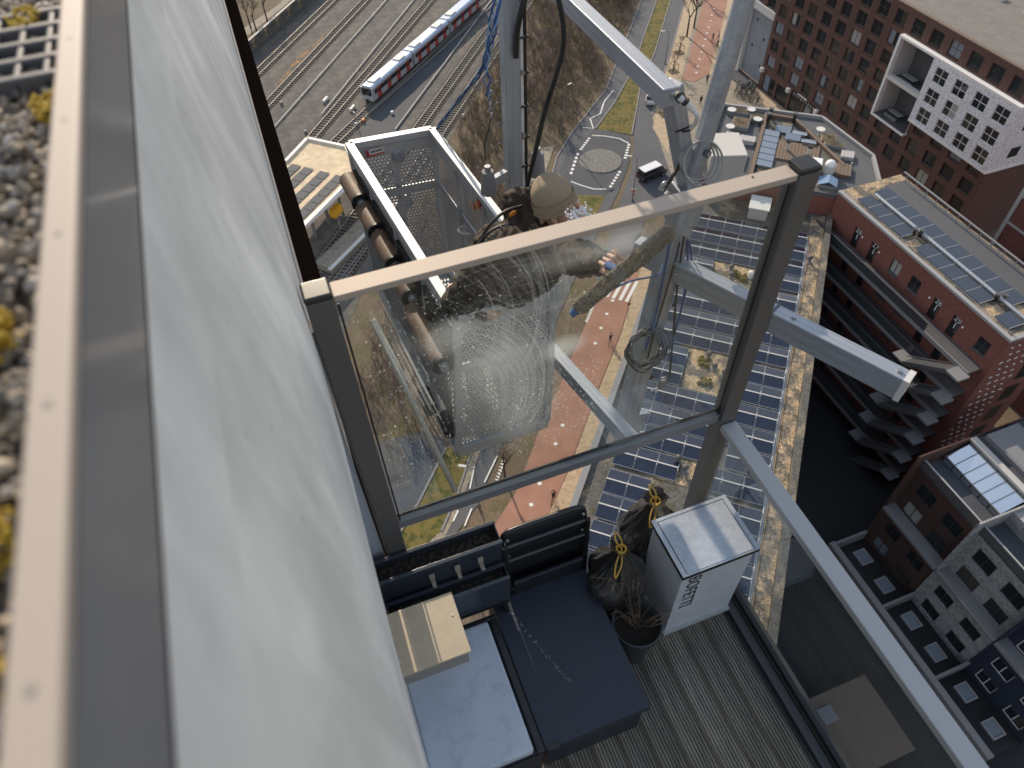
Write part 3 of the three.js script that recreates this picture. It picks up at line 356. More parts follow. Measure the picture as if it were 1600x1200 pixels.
// ---------------------------------------------------------------- buildings
// window set into an opening of a wall that faces -x (thing-local: z across, y up)
const paneKinds = [Mt.pane, Mt.pane, Mt.pane, Mt.pane, Mt.pane, Mt.pane, Mt.pane, Mt.paneWarm, Mt.paneWarm, Mt.paneCurtain, Mt.paneBlue];
function windowX(parent, x, y, z, w, h, o = {}) {
  const f = o.frame || Mt.winFrame, k = 0.07, win = part('window', merge([bl(0, 0.08, -h / 2, h / 2, -w / 2, -w / 2 + k), bl(0, 0.08, -h / 2, h / 2, w / 2 - k, w / 2), bl(0, 0.08, h / 2 - k, h / 2, -w / 2 + k, w / 2 - k), bl(0, 0.08, -h / 2, -h / 2 + k, -w / 2 + k, w / 2 - k), bl(0.002, 0.078, -h / 2 + k, h / 2 - k, -k / 2, k / 2), ...(o.cross ? [bl(0.004, 0.076, -k / 2, k / 2, -w / 2 + k, -k / 2), bl(0.004, 0.076, -k / 2, k / 2, k / 2, w / 2 - k)] : [])]), f, parent, [x, y, z]);
  const m = o.pane || paneKinds[Math.floor(rnd() * paneKinds.length)], m2 = rnd() < 0.75 ? m : paneKinds[Math.floor(rnd() * paneKinds.length)];
  part('pane', bl(0.035, 0.055, -h / 2 + k, h / 2 - k, -w / 2 + k, -k / 2), m, win); part('pane', bl(0.035, 0.055, -h / 2 + k, h / 2 - k, k / 2, w / 2 - k), m2, win);
  if (o.sill) part('sill', bl(-0.24, 0.02, -h / 2 - 0.09, -h / 2, -w / 2 - 0.08, w / 2 + 0.08), o.sill, win);
  return win;
}
// wall slab facing -x with rectangular openings [z, y, w, h]; outer face at x
function wallX(x, depth, y0, y1, z0, z1, holes) {
  const s = new THREE.Shape([V2([z0, y0]), V2([z1, y0]), V2([z1, y1]), V2([z0, y1])]);
  for (const [z, y, w, h] of holes) { const p = new THREE.Path(); p.moveTo(z - w / 2, y - h / 2); p.lineTo(z - w / 2, y + h / 2); p.lineTo(z + w / 2, y + h / 2); p.lineTo(z + w / 2, y - h / 2); p.closePath(); s.holes.push(p); }
  const g = new THREE.ExtrudeGeometry(s, { depth, bevelEnabled: false }); // local x -> world z, local z -> world -x... turned below
  g.applyMatrix4(new THREE.Matrix4().set(0, 0, 1, x, 0, 1, 0, 0, 1, 0, 0, 0, 0, 0, 0, 1)); // (z, y, depth) -> (x + depth, y, z)
  const idx = g.index; const pos = g.attributes.position; // mirrored: flip winding
  if (!idx) for (let i = 0; i < pos.count; i += 3) for (const n of ['position', 'normal', 'uv']) { const a = g.attributes[n], s = a.itemSize; for (let k = 0; k < s; k++) { const q = a.array[(i + 1) * s + k]; a.array[(i + 1) * s + k] = a.array[(i + 2) * s + k]; a.array[(i + 2) * s + k] = q; } }
  g.computeVertexNormals(); return g;
}
// ---- S: low block with the solar roof, turned 49 degrees
const SU = [0.652, -0.7583], SV = [0.7583, 0.652], SA = Math.atan2(0.7583, 0.652), SY = -43.166;
const uv = (u, v) => [SU[0] * u + SV[0] * v, SU[1] * u + SV[1] * v];
const inUV = (t, y) => { t.position.set(0, y, 0); t.rotation.y = SA; return t; };   // local x = u, local z = v
{
  const t = inUV(thing('solar_roof_block', 'low block with a gravel roof full of solar panels', 'building'), 0);
  part('wall', bl(13, 69.1, GY - 0.1, SY - 0.3, -6.6, 9.0), Mt.brick, t);
  part('roof', bl(13, 69.1, SY - 0.3, SY, -6.6, 9.0), Mt.dirtyRoof, t);
  part('gravel_strip', bl(13.4, 68.9, SY, SY + 0.03, 6.95, 8.35), Mt.gravel, t);
  part('parapet', bl(13, 69.1, SY, SY + 0.35, 8.42, 9.0), Mt.dirtyRoof, t); part('parapet', bl(13, 69.1, SY, SY + 0.35, -6.6, -6.1), Mt.midGrey, t);
  for (let i = 0; i < 3; i++) part('cable_tray', bl(22, 64, SY + 0.04, SY + 0.1, 6.88 + i * 0.13, 6.96 + i * 0.13), [Mt.offWhite, Mt.steel, Mt.wood][i], t);
  for (const [u0, u1, v0, v1] of [[54.7, 58.3, -1.3, 3.4], [41.2, 46.0, -1.2, 3.3], [31.6, 36.2, -1.2, 1.6]]) part('gravel_patch', bl(u0, u1, SY, SY + 0.025, v0, v1), Mt.gravel, t);
  // panels: pairs leaning against each other, ridge across the roof
  const cols = [-4.67, -3.01, -1.36, 0.3, 1.95, 3.53, 5.19], half = 1.1, h = 0.24;
  const tilt = Math.atan2(h, half);
  const rows = [[64.6, [0, 1, 2, 3, 4, 5, 6]], [62.2, [0, 1, 2, 3, 4, 5, 6]], [59.8, [0, 1, 2, 3, 4, 5, 6]], [57.4, [0, 1, 5, 6]], [54.6, [0, 1, 2, 3, 5, 6]], [52.2, [0, 1, 2, 3, 4, 5, 6]], [49.8, [0, 1, 2, 3, 4, 5, 6]], [47.4, [0, 1, 2, 3, 4, 5, 6]], [44.8, [0, 1, 5, 6]], [42.5, [0, 1, 5, 6]], [40.1, [0, 1, 2, 3, 4, 5, 6]], [37.75, [0, 1, 2, 3, 4, 5, 6]], [35.4, [0, 1, 2, 3, 5, 6]], [33.0, [0, 1, 2, 4, 5, 6]], [30.3, [0, 1, 4, 5, 6]], [28.0, [0, 1, 4, 5, 6]], [25.6, [0, 1, 4, 5, 6]], [23.2, [0, 1, 5, 6]]];
  for (const [ua, cs] of rows) { const u = ua * 0.9949; for (const c of cs) for (const s of [-1, 1]) {
    const v = cols[c] + 0.83, m = part('solar_panel', solarGeo(), Mt.panel, t, [u + s * half / 2, SY + 0.14 + h / 2, v], [0, 0, -s * tilt]);
    part('frame_rail', ridgeGeo(), Mt.offWhite, m, [-s * half * 0.5, 0.022, 0]); } }
}
var _sg, _rg; function solarGeo() { if (!_sg) { _sg = bx(1.12, 0.035, 1.62); const u = _sg.attributes.uv, p = _sg.attributes.position; for (let i = 0; i < u.count; i++) u.setXY(i, p.getZ(i) + 0.83, p.getX(i) + 0.555); } return _sg; }
function ridgeGeo() { return _rg || (_rg = merge([bx(0.05, 0.05, 1.64), bx(0.56, 0.02, 0.04).translate(0, -0.06, 0.82)])); }
// roof outlets and pots on the solar roof
[[57.3, 0.4, 0], [57.0, 1.1, 2], [56.6, 1.6, 2], [56.9, 2.3, 1], [56.2, 0.6, 0], [45.2, 0.4, 0], [44.0, 1.1, 0], [44.6, 0.2, 2], [43.6, 2.0, 0], [42.4, 0.6, 2], [33.6, 0.1, 0], [32.9, 0.8, 0], [61, 7.4, 0]].forEach(([u, v, k], i) => { const p = uv(u, v), t = thing(k === 2 ? 'moss_clump' : 'roof_vent', ['grey roof vent on the far gravel patch, next to a mossy clump', 'first mossy green clump on the far gravel patch', 'second mossy green clump on the far gravel patch', 'white roof vent hood at the right of the far gravel patch', 'small grey vent nearest the arm on the far gravel patch', 'grey vent at the far end of the middle gravel patch', 'dark vent in the middle of the middle gravel patch', 'mossy clump on the middle gravel patch', 'square vent at the right of the middle gravel patch', 'mossy clump at the near end of the middle gravel patch', 'dark vent on the gravel above the black bags', 'small vent beside the dark vent above the bags', 'small vent on the gravel strip near the red wall'][i], k === 2 ? 'plant' : 'vent', [p[0], SY + 0.02, p[1]], SA);
  if (k === 2) { const gs = []; for (let q = 0; q < 14; q++) gs.push(new THREE.IcosahedronGeometry(rr(0.12, 0.26), 1).translate(rr(-0.4, 0.4), rr(0.02, 0.16), rr(-0.4, 0.4))); part('foliage', merge(gs), Mt.grass, t); }
  else { part('pipe', cyl(0.16, 0.18, 0.55, 10).translate(0, 0.28, 0), k ? Mt.white : Mt.midGrey, t); part('hood', new THREE.SphereGeometry(0.26, 10, 6).translate(0, 0.6, 0), k ? Mt.white : Mt.darkGrey, t); part('flange', cyl(0.32, 0.34, 0.06, 10).translate(0, 0.03, 0), Mt.midGrey, t); } });

// ---- T: roof terrace block beyond it
const TY = -40.77;
{
  const P = [[69.2, -5.2], [69.2, 9.28], [73, 12.6], [77.6, 11.8], [84.1, 5.95], [83.6, -5.2]], W = P.map(p => uv(...p)), t = thing('terrace_block', 'red brick block topped by a roof terrace with benches', 'building');
  part('wall', prism(W, GY - 0.1, TY - 0.2), Mt.brickRed, t); part('roof', prism(W, TY - 0.2, TY), Mt.asphalt, t);
  const edge = (i, j, k = Mt.grey) => part('parapet', bar([W[i][0], TY + 0.18, W[i][1]], [W[j][0], TY + 0.18, W[j][1]], 0.3, 0.45), k, t); edge(2, 3); edge(3, 4); edge(4, 5); edge(5, 0);
  const B = (u0, u1, v0, v1, h, m, name) => { const c = uv((u0 + u1) / 2, (v0 + v1) / 2); return part(name, bx(u1 - u0, h, v1 - v0), m, t, [c[0], TY + h / 2 + 0.005, c[1]], [0, SA, 0]); };
  B(69.4, 82.6, 0.34, 3.0, 0.12, Mt.dirtyRoof, 'inner_roof'); B(69.4, 77.6, 3.0, 8.6, 0.12, Mt.dirtyRoof, 'inner_roof');
  B(69.5, 82.8, -0.3, 0.1, 0.5, Mt.brownWood, 'upstand'); B(82.45, 82.8, 0.1, 3.2, 0.5, Mt.brownWood, 'upstand');
  { const a = uv(82.5, 3.1), b = uv(74.5, 9.0); part('upstand', bar([a[0], TY + 0.25, a[1]], [b[0], TY + 0.25, b[1]], 0.35, 0.5), Mt.brownWood, t); }
  for (let i = 0; i < 12; i++) B(74.0, 77.7, 1.9 + i * 0.37, 2.24 + i * 0.37, 0.3, Mt.brownWood, 'deck_board');
  B(69.25, 69.5, -5, 9.2, 0.16, Mt.darkGrey, 'roof_edge');
  const pm2 = mat(0.2, 0.24, 0.3, 0.2), pan = (u, v, tl) => { const p = uv(u, v), o = part('solar_panel', solarGeo(), pm2, t, [p[0], TY + 0.42, p[1]], [0, SA, 0]); o.rotation.order = 'YXZ'; o.rotation.x = tl[0]; o.rotation.z = tl[1]; part('stand', bx(0.9, 0.2, 1.2), Mt.midGrey, o, [0, -0.2, 0]); };
  for (let i = 0; i < 6; i++) pan(72.4 + i * 1.25, 1.0, [0.05, 0]);
  pan(79.9, 2.1, [0, 0.2]); pan(79.6, 3.9, [0, -0.2]); pan(78.6, 3.3, [0, 0.2]); pan(78.2, 5.0, [0, -0.2]);
  { const p = uv(70.9, 7.6), s = thing('roof_skylight', 'blue glass ridge skylight above the red brick wall', 'skylight', [p[0], TY + 0.13, p[1]], SA); part('kerb', bx(1.6, 0.3, 1.9).translate(0, 0.15, 0), Mt.midGrey, s); for (const k of [-1, 1]) part('pane', bx(1.5, 0.04, 1.02), mat(0.16, 0.25, 0.38, 0.08), s, [0, 0.52, k * 0.46], [k * 0.42, 0, 0]); }
  for (const [u, v, l] of [[72.9, 6.1, 'white ventilation unit on the terrace beside a round tank']]) { const p = uv(u, v), s = thing('ventilation_unit', l, 'ventilation unit', [p[0], TY + 0.12, p[1]], SA); part('housing', rb(1.5, 1.2, 1.1, 0.04).translate(0, 0.62, 0), Mt.white, s); part('louvre', bx(0.03, 0.8, 0.8).translate(-0.77, 0.6, 0), Mt.midGrey, s); }
  { const p = uv(73.2, 7.5), s = thing('round_tank', 'round white tank with a domed top on the terrace', 'tank', [p[0], TY + 0.12, p[1]]); part('shell', cyl(0.55, 0.6, 0.9, 16).translate(0, 0.45, 0), Mt.offWhite, s); part('dome', new THREE.SphereGeometry(0.55, 16, 8, 0, 6.3, 0, 1.57).translate(0, 0.9, 0), Mt.white, s); }
  [[76, 2.9], [75.6, 5.2], [82.3, 0.3], [81.1, 0.2], [82.0, 3.0]].forEach(([u, v], i) => { const p = uv(u, v), s = thing('roof_vent', ['left chimney vent on the brown deck of the terrace', 'right chimney vent on the brown deck of the terrace', 'black vent at the far corner of the inner roof', 'second black vent down from the far corner', 'black vent at the right far corner of the inner roof'][i], 'vent', [p[0], TY + 0.3, p[1]]); part('pipe', cyl(0.18, 0.2, 0.9, 10).translate(0, 0.45, 0), i < 2 ? Mt.trim : Mt.dark, s); part('hood', cyl(0.3, 0.26, 0.22, 10).translate(0, 1.0, 0), i < 2 ? Mt.dark : Mt.darkGrey, s); });
  // terrace furniture: planters, tables, benches
  const furn = [['planter_box', 'grey planter box with a fire bowl on the left terrace', 79.8, -2.6, 2.2, 1.9, 0.5, Mt.midGrey], ['planter_box', 'blue-grey planter at the far left of the terrace', 82.3, -3.2, 1.0, 2.6, 0.5, Mt.midGrey], ['planter_box', 'blue-grey planter beside the upstand', 81.6, -1.0, 1.3, 1.6, 0.5, Mt.midGrey], ['bench', 'pale wooden bench on the left terrace', 76.3, -3.4, 2.4, 0.9, 0.45, Mt.trim], ['bench', 'pale bench with a grey box beside the upstand', 76.6, -1.4, 1.1, 1.7, 0.5, Mt.trim], ['bench', 'orange-lit wooden bench at the near left of the terrace', 71.4, -2.6, 2.2, 0.7, 0.45, Mt.wood], ['planter_box', 'wooden planter corner on the right terrace', 79.4, 7.0, 1.6, 1.6, 0.55, Mt.wood], ['planter_box', 'long grey planter on the right terrace', 78.3, 7.7, 0.9, 2.2, 0.5, Mt.midGrey], ['bench', 'pale square table on the right terrace', 76.9, 9.2, 1.3, 1.3, 0.4, Mt.trim], ['bench', 'brown slatted bed at the right terrace corner', 73.8, 9.0, 2.2, 1.5, 0.4, Mt.brownWood]];
  for (const [n, l, u, v, a, b, h, m] of furn) { const p = uv(u, v), s = thing(n, l, n === 'bench' ? 'bench' : 'planter', [p[0], TY + 0.01, p[1]], SA); part('body', rb(a, h, b, 0.03).translate(0, h / 2, 0), m, s); if (n === 'bench') for (let k = 0; k < 4; k++) part('slat', bx(a, 0.03, b / 4 - 0.04).translate(0, h + 0.02, (k - 1.5) * b / 4), m, s); else { part('soil', bx(a - 0.2, 0.04, b - 0.2).translate(0, h + 0.01, 0), Mt.soil, s); const gs = []; for (let q = 0; q < 20; q++) gs.push(rod([rr(-a, a) * 0.35, h, rr(-b, b) * 0.35], [rr(-a, a) * 0.5, h + rr(0.2, 0.5), rr(-b, b) * 0.5], 0.02, 0.008, 3)); part('plant', merge(gs), Mt.twigGreen, s); } }
  [[81.9, -4.0], [82.6, -1.9], [80.7, -0.9], [78.2, -3.6], [80.6, 6.0]].forEach(([u, v], i) => { const p = uv(u, v), s = thing('round_table', ['round white table at the far left of the terrace', 'round white table beside the blue-grey planter', 'round white table next to the upstand', 'round white table in front of the fire bowl', 'round white table on the right terrace'][i], 'table', [p[0], TY, p[1]]); part('top', cyl(0.5, 0.5, 0.05, 20).translate(0, 0.72, 0), Mt.offWhite, s); part('leg', cyl(0.05, 0.08, 0.7, 8).translate(0, 0.35, 0), Mt.steel, s); part('foot', cyl(0.25, 0.27, 0.03, 12).translate(0, 0.02, 0), Mt.midGrey, s); });
  for (let i = 0; i < 3; i++) { const a = uv(74.5, -3.4 + i * 1.0), b = uv(71.5, -3.4 + i * 1.0); part('pergola_beam', bar([a[0], TY + 0.5, a[1]], [b[0], TY + 0.5, b[1]], 0.12, 0.15), Mt.trim, t); }
  { const s = thing('glass_bottles', 'heap of dark glass bottles and scraps on the terrace edge', 'bottles'); s.userData.kind = 'stuff'; const gs = []; for (let i = 0; i < 40; i++) { const p = uv(75 + rr(-1, 1), 9.2 + rr(-0.7, 0.7)); gs.push(rod([p[0], TY + 0.1, p[1]], [p[0] + rr(-0.3, 0.3), TY + 0.16, p[1] + rr(-0.3, 0.3)], 0.06, 0.05, 5)); } part('pile', merge(gs), mat(0.12, 0.14, 0.16, 0.2), s); }
}
// wooden shed with a bush on the near side of the terrace block
{ const p = uv(67.3, 1.6), t = thing('roof_shed', 'pale wooden shed roof on the solar roof by the terrace wall', 'shed', [p[0], SY, p[1]], SA); part('box', rb(2.2, 1.3, 1.9, 0.03).translate(0, 0.65, 0), Mt.trim, t); part('lid', bx(2.4, 0.1, 2.1).translate(0, 1.36, 0), Mt.offWhite, t);
  const q = uv(66.9, -0.4), b = thing('dry_shrub', 'dry brown shrub patch beside the shed', 'shrub', [q[0], SY, q[1]]); const gs = []; for (let i = 0; i < 90; i++) { const x = rr(-1.8, 1.8), z = rr(-1, 1); gs.push(rod([x, 0, z], [x + rr(-0.4, 0.4), rr(0.2, 0.7), z + rr(-0.4, 0.4)], 0.02, 0.006, 3)); } part('twigs', merge(gs), Mt.twigGreen, b); }

// ---- G: gallery flats, facade in the plane x = 51.5
const GX = 51.5, GR = -40.0;
{
  const t = thing('gallery_flats', 'red brick gallery flats with numbered doors and outside stairs', 'building'), z0 = -46.6, z1 = -24.2, D = 7.6, pitch = 3.12, f0 = -43.95;
  part('core', bl(GX + 0.4, GX + D - 0.05, GY - 0.05, GR - 0.02, z0 + 0.02, z1 - 0.3), Mt.brick, t);
  const holes = [], doors = [], wins = [];
  for (let k = 0; k < 6; k++) { const y = f0 - k * pitch; for (const z of [-42.5, -40.0, -31.4, -29.0]) { holes.push([z, y + 1.15, 0.95, 2.3]); doors.push([z, y, k]); } for (const z of [-36.9, -34.3, -25.9]) { holes.push([z, y + 1.7, 1.25, 1.5]); wins.push([z, y + 1.7]); } }
  part('wall', wallX(GX, 0.3, GY - 0.1, GR, z0, z1, holes), Mt.brickRed, t);
  doors.forEach(([z, y, k]) => { const d = part('door', bl(GX + 0.18, GX + 0.24, y, y + 2.3, z - 0.47, z + 0.47), Mt.blackPlastic, t); part('handle', bl(GX + 0.1, GX + 0.17, y + 0.7, y + 1.6, z + 0.28, z + 0.33), Mt.steel, d);
    if (k === 0) { const s = { '-42.5': '24', '-40': '27', '-31.4': '28', '-29': '29' }[String(z)]; part('number', text(s, 0.5, 0.02).rotateY(-Math.PI / 2), Mt.white, d, [GX + 0.165, y + 1.95, z]); part('letter_slot', bl(GX + 0.15, GX + 0.175, y + 0.95, y + 1.6, z - 0.04, z + 0.04), Mt.white, d); part('lamp', new THREE.SphereGeometry(0.1, 8, 6), Mt.white, d, [GX - 0.1, y + 1.9, z + (z < -35 || z > -30 ? 0.85 : -0.85)]); } });
  wins.forEach(([z, y]) => windowX(t, GX + 0.12, y, z, 1.22, 1.47, { pane: rnd() < 0.7 ? Mt.paneCurtain : Mt.pane, sill: Mt.darkGrey }));
  // end wall with white brick dots, faces +z
  part('end_wall', bl(GX + 0.302, GX + D, GY - 0.1, GR - 0.06, z1 - 0.29, z1 - 0.002), Mt.brickRed, t);
  const dot = bx(0.34, 0.1, 0.05); let dn = 0; for (let r = 0; r < 22; r++) for (let c = 0; c < 4; c++) { if (dn++ > 290) break; part('white_brick', dot, Mt.white, t, [GX + 0.9 + c * 0.8 + (r & 1) * 0.4, GR - 1.1 - r * 0.95, z1 + 0.02], [0, 0, ((r * 7 + c * 3) % 3 - 1) * 0.5]); }
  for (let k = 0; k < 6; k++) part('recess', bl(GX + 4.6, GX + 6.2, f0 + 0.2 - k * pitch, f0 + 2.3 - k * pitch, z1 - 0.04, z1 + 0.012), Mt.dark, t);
  // galleries and stairs
  for (let k = 0; k < 6; k++) { const y = f0 - k * pitch; const s = part('gallery', bl(GX - 1.45, GX - 0.003, y - 0.2, y, z0, z1 - 0.6), Mt.darkGrey, t); part('edge_beam', bl(GX - 1.62, GX - 1.453, y - 0.32, y + 0.06, z0, z1 - 0.6), Mt.midGrey, s); part('glass_balustrade', bl(GX - 1.585, GX - 1.565, y + 0.07, y + 1.0, z0, -30.2), mat(0.05, 0.055, 0.06, 0.08), s); part('handrail', bl(GX - 1.62, GX - 1.54, y + 1.02, y + 1.07, z0, z1 - 0.6), Mt.darkGrey, s);
    const st = part('stair', merge(Array.from({ length: 14 }, (_, i) => bl(GX - 2.95, GX - 1.65, y - 0.2 - (i + 1) * pitch / 15, y - 0.04 - (i + 1) * pitch / 15, -25.9 - (i + 1) * 0.27, -25.6 - i * 0.27))), Mt.darkGrey, t); part('landing', bl(GX - 2.95, GX - 1.64, y - 0.22, y - 0.01, -25.8, z1 - 0.2), Mt.midGrey, st); part('string', bar([GX - 2.99, y - 0.1, -25.8], [GX - 2.99, y - pitch + 0.15, -29.6], 0.06, 0.34), Mt.darkGrey, st); part('lower_landing', bl(GX - 2.95, GX - 1.64, y - pitch - 0.05, y - pitch + 0.12, -31.0, -29.5), Mt.midGrey, st); part('balustrade', bar([GX - 2.96, y + 0.85, -25.8], [GX - 2.96, y - pitch + 1.05, -29.6], 0.05, 0.06), Mt.darkGrey, st); }
  // roof: edging, gravel, pipe, rails
  part('roof', bl(GX, GX + D, GR - 0.01, GR + 0.12, z0, z1), Mt.gravel, t); part('roof_edge', bl(GX - 0.12, GX + 0.3, GR - 0.05, GR + 0.2, z0, z1 + 0.1), Mt.grey, t); part('roof_edge', bl(GX + 0.3, GX + D, GR - 0.05, GR + 0.2, z1 - 0.3, z1 + 0.1), Mt.grey, t);
  part('vent_duct', rod([GX + 2.55, GR + 0.45, z0 + 2.2], [GX + 2.55, GR + 0.45, z1 - 1.2], 0.17, 0.17, 12), Mt.galva, t);
  part('walkway', bl(GX + 4.75, GX + 7.4, GR + 0.125, GR + 0.16, z0 + 1, z1), Mt.darkGrey, t);
  for (let i = 0; i < 15; i++) part('rail_post', bl(GX + 6.9, GX + 6.98, GR + 0.1, GR + 1.0, z0 + 1.3 + i * 1.42, z0 + 1.36 + i * 1.42), Mt.grey, t);
  part('roof_rail', bl(GX + 6.85, GX + 7.05, GR + 1.0, GR + 1.08, z0 + 0.8, z1), Mt.midGrey, t); part('roof_rail', bl(GX + 0.42, GX + 0.47, GR + 0.3, GR + 0.34, z0, z1), Mt.steel, t);
  const gpg = bx(1.75, 0.04, 1.56), gpm = mat(0.05, 0.062, 0.085, 0.16), gap = new Set(['0,4', '0,10', '1,11']);
  for (let r = 0; r < 2; r++) for (let i = 0; i < 12; i++) { if (gap.has(`${r},${i}`)) continue; const o = part('solar_panel', gpg, gpm, t, [GX + (r ? 3.75 : 1.45), GR + 0.33, z0 + 2.4 + i * 1.62 + (r ? 0 : 0.4)]); part('edge', bx(1.76, 0.045, 0.05).translate(0, 0, 0.8), Mt.grey, o); part('support', bx(1.3, 0.14, 0.9).translate(0, -0.1, 0), Mt.darkGrey, o); }
  [[-38.2, 2.0], [-37.8, 2.4], [-28.4, 2.3], [-28.1, 2.8]].forEach(([z, x], i) => { const o = thing('roof_vent', ['left black vent in the upper gap of the gallery flats roof', 'right black vent in the upper gap of the gallery flats roof', 'left black vent in the lower gravel gap of the flats roof', 'right black vent in the lower gravel gap of the flats roof'][i], 'vent', [GX + x, GR + 0.12, z]); part('pipe', cyl(0.16, 0.18, 0.6, 10).translate(0, 0.3, 0), Mt.dark, o); part('hood', cyl(0.24, 0.2, 0.25, 10).translate(0, 0.65, 0), Mt.darkGrey, o); });
}

// ---- B: tall brick apartment building, facade in the plane x = 84
const BX = 84;
{
  const t = thing('brick_apartment_building', 'tall brown brick apartment building with a grid of windows', 'building'), top = -38.4, z0 = -109.6, z1 = -54.3, rows = [-40.15, -42.87, -45.6, -48.32, -51.1, -53.95, -56.75], holes = [], wins = [];
  for (let c = -12; c < 7; c++) for (let r = 0; r < 7; r++) { const z = -76.6 + c * 3.4, y = rows[r]; if (z < z0 + 1 || z > z1 - 0.5) continue; if (z > -75.5 && r > 0 && r < 4) continue; if (z > -75.5 && z < -67.5 && r === 4) continue; if (z < -101.8 && r > 3) continue; holes.push([z, y, 2.1, 1.95]); wins.push([z, y]); }
  holes.push([-105.5, -56.1, 6.6, 11.4]); holes.push([-71.35, -47.25, 6.28, 10.86]);                                 // concrete portal
  const shop = [-99.5, -95.6, -91.7, -87.8, -83.9]; for (const z of shop) holes.push([z, -60.5, 3.4, 2.9]);
  part('wall', wallX(BX, 0.4, GY - 0.1, top, z0, z1, holes), Mt.brick, t);
  part('core', bl(BX + 3.4, BX + 15.9, GY - 0.05, top - 0.3, z0 + 0.02, z1 - 0.4), Mt.dark, t);
  part('end_wall', bl(BX + 0.402, BX + 16, GY - 0.1, top - 0.06, z1 - 0.39, z1 - 0.002), Mt.brick, t);
  part('roof', bl(BX + 0.41, BX + 40, top - 0.28, top - 0.055, z0 + 0.01, z1 - 0.01), Mt.greyRoof, t); part('roof_edge', bl(BX - 0.05, BX + 0.5, top - 0.02, top + 0.12, z0, z1 + 0.05), Mt.brownWood, t);
  for (const [z, y] of wins) windowX(t, BX + 0.24, y, z, 2.08, 1.93, { sill: Mt.brownWood, cross: rnd() < 0.3 });
  // recessed brick piers and bands between the windows
  for (let c = -8; c < 7; c++) { const z = -76.6 + (c - 0.5) * 3.4; for (const s of [-0.28, 0.28]) if (z < -76 && z > -101) part('pier', bl(BX - 0.05, BX - 0.003, -58.4, top - 0.4, z + s - 0.12, z + s + 0.12), Mt.brick, t); }
  // portal of pale concrete
  const pm = tmat(tex(256, 4, (u, v) => mul([136, 142, 148], 0.9 + 0.18 * fbm(u, v, 5, 4, 3))), 0.8);
  part('portal_back', bl(BX + 0.55, BX + 0.62, -61.8, -50.4, -108.8, -102.2), pm, t); part('portal_lintel', bl(BX - 0.25, BX + 0.5, -50.4, -49.2, -109.2, -102.0), Mt.offWhite, t); part('portal_side', bl(BX - 0.25, BX + 0.5, -62.2, -50.4, -109.2, -108.6), Mt.offWhite, t); part('portal_floor', bl(BX - 2.6, BX + 0.54, GY + 0.05, GY + 0.2, -109, -102.2), Mt.darkAsphalt, t);
  for (const [y, z] of [[-52.2, -107], [-54.6, -104.2], [-56.6, -107], [-59, -103.6]]) part('portal_light', bl(BX + 0.5, BX + 0.54, y - 0.2, y + 0.2, z - 0.2, z + 0.2), Mt.dark, t);
  for (const z of shop) { const s = part('shop_front', merge([bl(BX + 0.2, BX + 0.3, -61.95, -59.05, z - 1.7, z - 1.6), bl(BX + 0.2, BX + 0.3, -61.95, -59.05, z + 1.6, z + 1.7), bl(BX + 0.2, BX + 0.3, -61.95, -59.05, z - 0.05, z + 0.05), bl(BX + 0.2, BX + 0.3, -59.15, -59.05, z - 1.6, z + 1.6)]), Mt.winFrame, t); part('pane', bl(BX + 0.24, BX + 0.26, -61.9, -59.15, z - 1.6, z - 0.05), rnd() < 0.4 ? Mt.paneBlue : Mt.pane, s); part('pane', bl(BX + 0.24, BX + 0.26, -61.9, -59.15, z + 0.05, z + 1.6), Mt.pane, s); }
  for (const z of [-101.6, -93.7, -86.0]) part('lamp_panel', bl(BX - 0.7, BX - 0.1, -58.9, -58.2, z - 0.35, z + 0.35), Mt.offWhite, t);
  { const s = part('fascia_sign', bl(BX - 0.12, BX - 0.004, -59.0, -58.2, -93.0, -85.6), Mt.dark, t); part('strip_light', bl(BX - 0.2, BX - 0.12, -58.2, -58.05, -91.5, -89), Mt.white, s); for (let i = 0; i < 10; i++) part('letter_stroke', bl(BX - 0.15, BX - 0.12, -58.85 + (i % 3) * 0.06, -58.35, -92.4 + i * 0.65, -92.28 + i * 0.65), Mt.offWhite, s); }
  // white box with its own windows and two open loggias
  const w = thing('white_panel_box', 'white speckled box with cross windows and two open loggias on the facade', 'facade box'), wx = BX - 0.8, wh = [], yy = [-43.5, -46.3, -49.0], zz = [-66.2, -62.75, -59.3, -55.9];
  for (const y of yy) for (const z of zz) wh.push([z, y, 2.15, 2.0]);
  part('front', wallX(wx, 0.3, -50.3, -41.8, -68.2, -54.0, wh), Mt.whiteSpeck, w); for (const [z, y] of wh.map(h => [h[0], h[1]])) windowX(w, wx + 0.1, y, z, 2.13, 1.98, { frame: Mt.white, cross: true, pane: Mt.pane });
  part('backing', bl(wx + 0.3, BX - 0.003, -50.28, -41.82, -68.1, -54.35), Mt.dark, w);
  part('end', bl(wx + 0.3, BX + 6, -50.3, -41.8, -54.3, -54.0), Mt.whiteSpeck, w); for (const [x, y] of [[86.4, -44.4], [86.4, -48.2]]) part('window', bl(x - 0.8, x + 0.8, y - 0.7, y + 0.7, -54.02, -53.97), Mt.pane, w);
  part('coping', bl(wx - 0.06, BX + 0.02, -41.8, -41.5, -74.9, -53.9), Mt.white, w); part('base', bl(wx - 0.06, BX + 6, -50.6, -50.3, -68.2, -53.9), Mt.white, w);
  const lg = tmat(T.dirtyRoof, 0.9);
  part('loggia_side', bl(wx - 0.06, BX + 0.02, -52.7, -41.8, -74.9, -74.5), Mt.white, w); part('loggia_base', bl(wx - 0.06, BX + 0.02, -53.0, -52.7, -74.9, -68.0), Mt.white, w); part('loggia_shelf', bl(wx - 0.04, BX + 0.02, -47.4, -46.9, -74.5, -68.2), Mt.offWhite, w);
